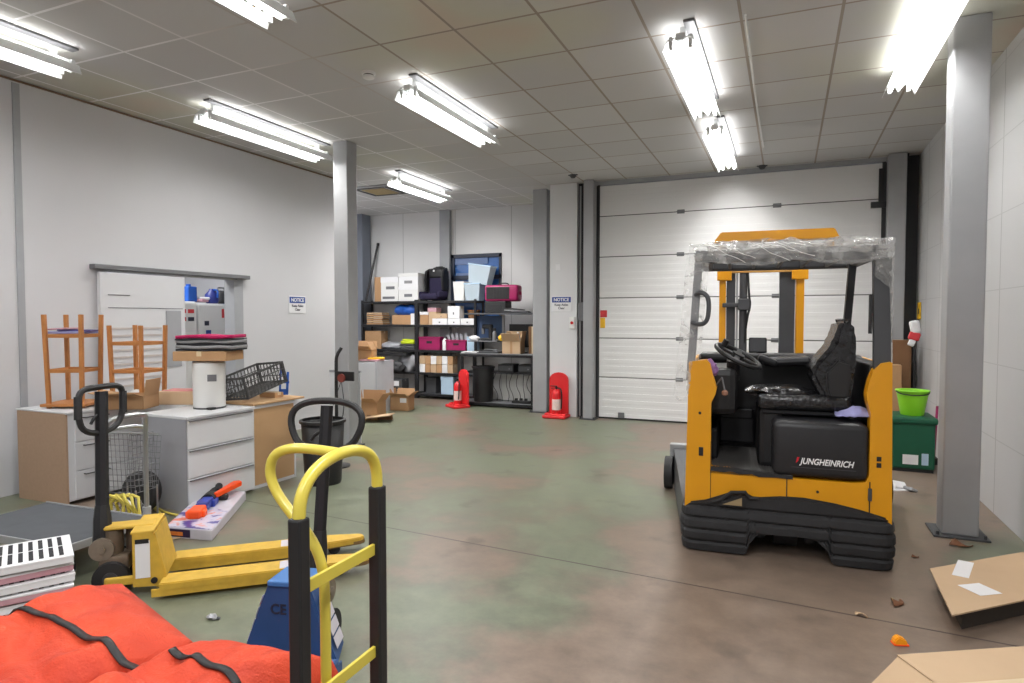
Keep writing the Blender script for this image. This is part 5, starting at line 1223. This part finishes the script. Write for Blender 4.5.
# ------------------------------------------------------------------ orange-red bags on the blue pallet truck
def tarp_bag(label, corners, h, seed, straps, z0=.105):
    """corners: 4 footprint corners (x,y) counter-clockwise; soft-topped sack"""
    t = thing('tarpaulin_bag', label, 'bag', (0,0,z0), group='orange-red tarpaulin bags')
    c = [Vector((*p, 0)) for p in corners]
    def S(a, b_):
        p = (c[0]*(1-a)+c[1]*a)*(1-b_)+(c[3]*(1-a)+c[2]*a)*b_
        return p
    def top(a, b_):
        e = min(a, 1-a, b_, 1-b_)
        edge = min(1, e/.16)
        z = h*(.88+.12*math.sin(edge*math.pi/2)) + .05*mnoise.noise(Vector((a*2.3+seed, b_*2.1, seed)))*edge + .030*mnoise.noise(Vector((a*6+seed, b_*7, 1)))*edge
        z += .009*abs(math.sin((a*4+b_*9+1.2*mnoise.noise(Vector((a*3,b_*3,seed))))*2.2))*edge
        z -= .03*max(0, .08-abs(b_-.5-.06*math.sin(a*5)))/.08
        return z
    n = 44; m_ = MB(); b = bmesh.new()
    V = [[b.verts.new(S(i/n, j/n)+Vector((0,0,top(i/n,j/n)))) for j in range(n+1)] for i in range(n+1)]
    for i in range(n):
        for j in range(n): b.faces.new((V[i][j], V[i+1][j], V[i+1][j+1], V[i][j+1]))
    rim = [V[i][0] for i in range(n+1)]+[V[n][j] for j in range(1, n+1)]+[V[i][n] for i in range(n-1, -1, -1)]+[V[0][j] for j in range(n-1, 0, -1)]
    ctr = (c[0]+c[1]+c[2]+c[3])/4
    prev = rim
    for k in range(1, 7):
        f = k/6; ringv = []
        for q, v in enumerate(rim):
            d = (Vector((v.co.x, v.co.y, 0))-ctr); d.normalize()
            off = .045*math.sin(f*math.pi*.9)+.012*mnoise.noise(Vector((q*.12, f*3, seed)))
            ringv.append(b.verts.new(Vector((v.co.x, v.co.y, v.co.z*(1-f)+0.0*f))+d*off))
        for q in range(len(rim)):
            b.faces.new((prev[q], prev[(q+1) % len(rim)], ringv[(q+1) % len(rim)], ringv[q]))
        prev = ringv
    b.faces.new(prev)
    bmesh.ops.recalc_face_normals(b, faces=b.faces)
    m_._put(b)
    obj('bag_body', m_, 'bag', t, smooth=False)
    for p in t.children[0].data.polygons: p.use_smooth = True
    def inv(p):
        best = min(((S(i/60, j/60).xy-Vector(p)).length, i/60, j/60) for i in range(61) for j in range(61)); best = min(((S(best[1]+i/900, best[2]+j/900).xy-Vector(p)).length, best[1]+i/900, best[2]+j/900) for i in range(-15,16) for j in range(-15,16)); return Vector((best[1], best[2], 0))
    for pts in straps:
        s_ = MB(); w_ = .012
        W3 = [Vector(p) for p in pts]
        def fn(u_, v_):
            k = u_*2; q = W3[0]*(1-k)+W3[1]*k if k < 1 else W3[1]*(2-k)+W3[2]*(k-1)
            d_ = (W3[2]-W3[0]).normalized(); nn = Vector((-d_.y, d_.x))
            ab = inv(W3[0]*(1-u_)**2+2*u_*(1-u_)*W3[1]+W3[2]*u_*u_) if False else inv(q)
            g = (0,0)
            qq = q+nn*(v_-.5)*2*w_
            zz_ = sum(top(min(1,max(0,ab.x+da)), min(1,max(0,ab.y+db))) for da in (-.06,-.03,0,.03,.06) for db in (-.05,0,.05))/15
            return Vector((qq.x, qq.y, max(zz_+.008, top(ab.x, ab.y)+.004)))
        s_.grid(36, 2, fn)
        obj('strap', s_, 'black', t, smooth=True, solid=.006)
    return t
tarp_bag('left orange-red bag, with a long black strap across its top',
    [(-2.78,.95),(-2.12,.90),(-1.90,1.60),(-2.60,1.84)], .41, 1.0, [[on_z(8,602,.53), on_z(100,640,.53), on_z(162,669,.51)]])
tarp_bag('right orange-red bag, nearer the sack truck, with a short black strap',
    [(-2.03,.88),(-1.46,.84),(-1.38,1.70),(-1.79,1.65)], .41, 4.0, [[on_z(172,657,.52), on_z(202,668,.52), on_z(238,688,.52)]])

# ------------------------------------------------------------------ platform trolley, basket, cables
P = thing('platform_trolley', 'flatbed trolley with a dark deck and a chrome tube push handle', 'trolley', (-3.95, 2.45, 0), R(3))
obj('deck', MB().box(-1.05,.0,0,.60,.20,.235,.01), 'duct', P)
obj('deck_edge', MB().box(-1.06,.01,-.012,.0,.19,.24,.004).box(-1.06,.01,.60,.612,.19,.24,.004).box(0,.012,0,.6,.19,.24,.004), 'steel', P)
obj('push_handle', MB().tube([(.0,.25,.22),(.0,.25,.80),(.02,.26,.93),(.05,.30,.965),(.05,.51,.965),(.02,.55,.93),(.0,.56,.80),(.0,.56,.22)],.016,smooth=1), 'chrome', P, smooth=True)
obj('handle_brace', MB().tube([(.0,.25,.86),(-.03,.30,.88),(-.03,.50,.88),(.0,.56,.86)],.012,smooth=1), 'chrome', P, smooth=True)
obj('handle_socket', MB().cyl((0,.56,.20),(0,.56,.32),.026), 'steel', P)
obj('handle_socket', MB().cyl((0,.25,.20),(0,.25,.32),.026), 'steel', P)
for (a, b_) in ((-.12,.08),(-.12,.52),(-.93,.08),(-.93,.52)):
    cst = obj('caster', MB().cyl((a,b_-.02,.07),(a,b_+.02,.07),.07,seg=18), 'rubber', P, smooth=True)
    obj('caster_fork', MB().box(a-.03,a+.03,b_-.035,b_+.035,.12,.20).box(a-.012,a+.012,b_-.035,b_-.025,.06,.14).box(a-.012,a+.012,b_+.025,b_+.035,.06,.14), 'steel', cst)
# wire basket
W = thing('wire_basket', 'chrome wire mesh basket standing behind the trolley handle', 'basket', (-4.70, 3.28, 0), R(6))
def mesh_panel(p0, du, dv, nu, nv, r=.0028):
    m_ = MB()
    p0, du, dv = Vector(p0), Vector(du), Vector(dv)
    for i in range(nu+1): m_.tube([p0+du*i/nu, p0+du*i/nu+dv], r, seg=4)
    for j in range(nv+1): m_.tube([p0+dv*j/nv, p0+dv*j/nv+du], r, seg=4)
    return m_
obj('mesh_panel', mesh_panel((-.12,0,.26),(.27,0.06,0),(-.03,0,.46),8,10), 'mgrey', W)
obj('mesh_panel', mesh_panel((-.12,.22,.26),(.27,0.05,0),(.0,.04,.40),8,9), 'mgrey', W)
obj('mesh_panel', mesh_panel((.15,.06,.26),(-.0,.2,0),(-.03,0,.44),5,9), 'mgrey', W)
obj('basket_frame', MB().tube([(-.15,0,.72),(.12,.06,.72),(.15,.28,.68),(-.12,.26,.68)],.007,closed=True), 'chrome', W)
for lx_, ly_ in ((-.12,0),(.15,.06),(-.12,.23),(.15,.26)): obj('leg', MB().tube([(lx_,ly_,.28),(lx_,ly_,.0)],.007), 'chrome', W)
dome = MB()
for k in range(7):
    a = R(-60+k*20)
    dome.tube([(.0+.17*math.sin(R(q*18)-math.pi/2), .06+.18*math.cos(R(q*18)-math.pi/2)*math.sin(a), .02+.24*math.cos(R(q*18)-math.pi/2)*math.cos(a)) for q in range(11)], .003, seg=4)
obj('basket_base', dome, 'mgrey', W)
C_ = thing('tyre', 'black round tyre-like drum under the wire basket', 'tyre', (-4.86, 3.63, 0))
obj('tyre_tread', MB().lathe([(.06,-.05),(.15,-.05),(.17,-.03),(.17,.03),(.15,.05),(.06,.05)], seg=28), 'rubber', C_, smooth=True, loc=(0,0,.172), rot=(R(80),0,R(10)))
obj('wheel_rim', MB().lathe([(.02,-.03),(.07,-.02),(.07,.02),(.02,.03)], seg=18), 'dgrey', C_, smooth=True, loc=(0,0,.172), rot=(R(80),0,R(10)))
def coil(cx, cy, z, r, n, rnd, sq=.8):
    pts = []
    for k in range(n*14):
        a = k*2*math.pi/14; rr = r*(1+.18*math.sin(a*.37+rnd))
        pts.append((cx+rr*math.cos(a)+.01*math.sin(a*2.3), cy+rr*sq*math.sin(a), z+.012+.016*(k/14)+.02*abs(math.sin(a*.5+rnd))))
    return pts
cb = MB().tube(coil(-4.42,3.22,.0,.12,6,0), .011, seg=6).tube(coil(-4.72,3.0,.0,.13,5,2), .010, seg=6)
tag(obj('cable_coil', cb, 'cable', smooth=True), 'yellow-green cable coiled on the floor under the wire basket', 'cable')
cb2 = MB()
for k in range(5):
    cx_, cy_ = -4.60+k*.035, 3.20+.012*k
    cb2.tube([(cx_+.11*math.cos(a*math.pi/6), cy_+.02*math.sin(a*1.7+k), .155+.13*math.sin(a*math.pi/6)) for a in range(12)], .011, seg=6, closed=True)
tag(obj('cable_loop', cb2, 'cable', smooth=True), 'upright loops of yellow cable hanging in front of the black tyre', 'cable')
fx0 = [on_z(*p, .012) for p in ((146,498),(156,508),(170,514),(186,516),(196,514))]
fx1 = [on_z(*p, .012) for p in ((150,505),(162,514),(163,524),(152,534),(142,540))]
fx2 = [on_z(*p, .012) for p in ((152,541),(165,539),(180,537),(192,534))]
tag(obj('floor_cable', MB().tube([(x,y,.012) for x, y in fx0], .009, smooth=2, seg=6).tube([(x,y,.012) for x, y in fx1], .011, smooth=2, seg=6), 'cable', smooth=True), 'yellow cable trailing over the floor beside the drawer unit', 'cable')
tag(obj('thin_cable', MB().tube([(x,y,.008) for x, y in fx2], .006, smooth=2, seg=6), 'cardboard2', smooth=True), 'thin pale cord on the floor in front of the printed toy box', 'cord')
t = thing('bent_tube', 'bent pale tube looped on the floor left of the yellow coil', 'tube', (-4.62,3.30,.0))
obj('tube_loop', MB().tube([(-.1,0,.02),(-.14,.02,.14),(-.06,.02,.22),(.1,.0,.2),(.14,-.02,.08)],.012,smooth=2), 'whitep', t, smooth=True); obj('tube_end', MB().cyl((.135,-.02,.1),(.14,-.02,.03),.018), 'dgrey', t)

# toy blaster on printed box
gx = [on_z(*p, 0) for p in ((165,537),(212,541),(246,500),(207,497))]
cen = Vector((sum(p[0] for p in gx)/4, sum(p[1] for p in gx)/4, 0))
gp = [((x-cen.x), (y-cen.y)) for x, y in gx]
PR = mat('toy_box_print', (90,80,130), .35)
_r = PR.node_tree.nodes.new('ShaderNodeValToRGB'); _n = [n for n in PR.node_tree.nodes if n.type == 'TEX_NOISE'][0]; _n.inputs['Scale'].default_value = 9
for _p, _c in ((0, (60,50,120)), (.44, (70,62,140)), (.5, (190,186,205)), (.58, (200,196,210)), (.66, (220,120,90)), (1, (60,50,110))):
    if _p == 0: _e = _r.color_ramp.elements[0]
    elif _p == 1: _e = _r.color_ramp.elements[-1]
    else: _e = _r.color_ramp.elements.new(_p)
    _e.color = srgb(*_c)
PR.node_tree.links.new(_n.outputs['Fac'], _r.inputs['Fac']); PR.node_tree.links.new(_r.outputs['Color'], PR.node_tree.nodes['Principled BSDF'].inputs['Base Color'])
B_ = thing('printed_box', 'flat purple and white printed toy box on the floor by the drawers', 'box', cen)
obj('box_body', MB().prism(gp, 'z', 0, .075, .004), 'gloss', B_)
k_ = .97
obj('box_print', MB().prism([(x*k_, y*k_) for x, y in gp[:2]]+[((gp[1][0]*.55+gp[2][0]*.45)*k_, (gp[1][1]*.55+gp[2][1]*.45)*k_), ((gp[0][0]*.5+gp[3][0]*.5)*k_, (gp[0][1]*.5+gp[3][1]*.5)*k_)], 'z', .0755, .078), PR, B_)
d0 = (Vector((*gp[1],0))-Vector((*gp[0],0))).normalized(); nn = Vector((d0.y,-d0.x,0))
pa_, pb_ = Vector((*gp[0],0))*1.004, Vector((*gp[1],0))*1.004
obj('side_print', MB().quad(pa_+nn*.004+Vector((0,0,.012)), pa_+(pb_-pa_)*.55+nn*.004+Vector((0,0,.012)), pa_+(pb_-pa_)*.55+nn*.004+Vector((0,0,.068)), pa_+nn*.004+Vector((0,0,.068))), mat('dark_print',(44,30,60),.4,0,.6,30), B_)
obj('side_print', MB().quad(pa_+(pb_-pa_)*.02+nn*.006+Vector((0,0,.022)), pa_+(pb_-pa_)*.4+nn*.006+Vector((0,0,.022)), pa_+(pb_-pa_)*.4+nn*.006+Vector((0,0,.05)), pa_+(pb_-pa_)*.02+nn*.006+Vector((0,0,.05))), mat('orange_print',(220,120,50),.4,0,.5,40), B_)
ang = math.atan2(gp[2][1]-gp[1][1], gp[2][0]-gp[1][0])
Nf = thing('toy_blaster', 'orange, blue and black toy blaster lying on the printed box', 'toy', cen+Vector((-.03,.0,.078)), ang)
obj('blaster_body', MB().box(-.16,.22,-.045,.04,.0,.07,.015).box(-.02,.10,-.07,.07,.0,.05,.01), mat('blaster_blue',(44,60,150),.4,0,.3), Nf)
obj('muzzle', MB().box(-.34,-.16,-.05,.05,.0,.065,.015).box(-.30,-.22,-.07,.07,0,.05,.01), 'orange', Nf)
obj('grip', MB().box(.16,.22,-.12,-.03,0,.05,.015), 'black', Nf)
obj('dart_drum', MB().cyl((.04,.0,.03),(.16,.0,.03),.06,seg=14), 'black', Nf, smooth=True)
obj('stock', MB().box(.22,.38,-.03,.05,.0,.07,.02).cyl((.26,-.02,.05),(.38,.0,.07),.03), 'dfelt', Nf)
obj('orange_stock_blade', MB().prism([(.08,-.06),(.46,-.17),(.50,-.14),(.48,-.09),(.10,-.03)], 'z', .045, .085, .005), 'orange', Nf)

# stack of ventilated panels at the left edge
for k in range(7):
    z = k*.052
    t = thing('slatted_tray', 'pink-edged white slatted tray in the stack beside the orange-red bag' if k < 6 else 'topmost slatted tray with dark slots, on the stack beside the orange-red bag', 'tray', (-3.74+.012*math.sin(k*2.3), 2.04, z), R(62)+.04*math.sin(k*1.7), 'stack of slatted trays')
    obj('tray_body', MB().box(-.26,.26,-.20,.20,0.004,.042,.006), 'pinkpaper' if k % 2 else 'paper', t)
    obj('tray_edge', MB().box(-.262,.262,-.202,.202,.034,.046,.003), 'paper', t)
    sl = MB()
    for q in range(11):
        for r_ in range(2): sl.box(-.23+q*.043,-.21+q*.043,-.17+r_*.18,-.01+r_*.18,.046,.048)
    obj('slots', sl, 'dfelt', t)

# ------------------------------------------------------------------ right foreground
bx0, by0 = on_z(896, 652, .34)
t = open_carton('carton', 'brown cardboard box in the bottom right corner with closed pale top', (.775, 2.70, 0), (.62,.44,.335), R(30), m='cardboard2', flaps=((3,222),), fl=.2)
obj('flap', MB().box(-.31,.31,-.22,.0,.335,.341).box(-.31,.31,.0,.22,.337,.343), 'cardboard2', t)
obj('tape', MB().box(-.31,.31,-.02,.02,.343,.3445), 'tape', t)
t = thing('cardboard_sheet', 'loose pale cardboard sheet with tape lying behind the corner box', 'cardboard', (.80, 4.10, .0))
sv = [(.0,.33),(-.02,-.33),(.56,.20),(.60,.88)]
obj('sheet', MB().prism(sv, 'z', .11, .118), 'cardboard2', t)
obj('sheet_shadow_block', MB().prism([(.06,.30),(.05,-.20),(.48,.20),(.52,.74)], 'z', .0, .109), mat('sheet_shadow_dark',(60,54,48),.9), t)  # dark block painted as the shadow under the sheet, also props it
obj('tape', MB().box(.14,.22,.25,.55,.1182,.1195,rot=(0,0,-.3)), 'paper', t)
obj('tape', MB().box(.12,.26,.02,.16,.1182,.1195,rot=(0,0,.6)), 'paper', t)
t = thing('orange_wedge', 'small orange plastic cap lying just behind the corner box', 'plastic cap', (.53, 3.60, 0), .3)
obj('cap_body', MB().prism([(-.03,0),(.035,0),(.025,.03),(-.01,.045),(-.03,.025)],'y',-.02,.02,.005), 'amber', t); obj('cap_rim', MB().box(-.033,.038,-.023,.023,0,.008,.003), 'orange', t)
def leaf(label, u, v, s, m='brownleaf'):
    x, y = on_z(u, v, 0)
    o = obj('dry_leaf', MB().grid(8, 5, lambda a, c: ((a-.5)*s, (c-.5)*s*.5*math.sin(max(.05,a)*3.0), .006+.02*math.sin(a*5)*(c)*(s/.1)+.004)), m, loc=(x, y, 0), rot=(0,0,random.random()*3), solid=.003, smooth=True)
    tag(o, label, 'leaf', 'dry leaves on the floor')
leaf('long dark curled leaf on the floor in front of the truck corner', 897, 604, .13)
leaf('pale tan leaf nearest the middle of the floor', 861, 616, .07, 'cardboard2')
leaf('dark leaf on the floor at the foot of the foreground column', 961, 546, .16)
leaf('tiny leaf between truck and foreground column', 915, 558, .06)
t = thing('litter_scrap', 'tiny scrap of metal foil on the floor below the yellow forks', 'litter', (*on_z(212,619,0), 0))
obj('scrap', lumpy(sx=.03,sy=.02,sz=.03,seed=31), 'silver', t); obj('scrap', lumpy(sx=.015,sy=.01,sz=.015,seed=32), 'dgrey', t, loc=(.03,.01,0))

# ------------------------------------------------------------------ camera, world, colour
cam = bpy.data.cameras.new('camera'); co = bpy.data.objects.new('camera', cam); COL.objects.link(co)
cam.sensor_width = 36; cam.lens = F/1024*36; cam.clip_start = .05
co.location = (0, 0, H); co.rotation_euler = (R(90)-PIT, 0, YAW)
sc.camera = co
wd = bpy.data.worlds.new('world'); sc.world = wd; wd.use_nodes = True
wd.node_tree.nodes['Background'].inputs[0].default_value = (.9,.93,1,1); wd.node_tree.nodes['Background'].inputs[1].default_value = .3
sc.view_settings.view_transform = 'Standard'; sc.view_settings.look = 'None'; sc.view_settings.exposure = .28
sc.cycles.max_bounces = 8; sc.cycles.diffuse_bounces = 5; sc.cycles.transparent_max_bounces = 12
sc.cycles.use_denoising = True
try: sc.cycles.denoiser = 'OPENIMAGEDENOISE'
except Exception: pass
sc.cycles.sample_clamp_indirect = 6
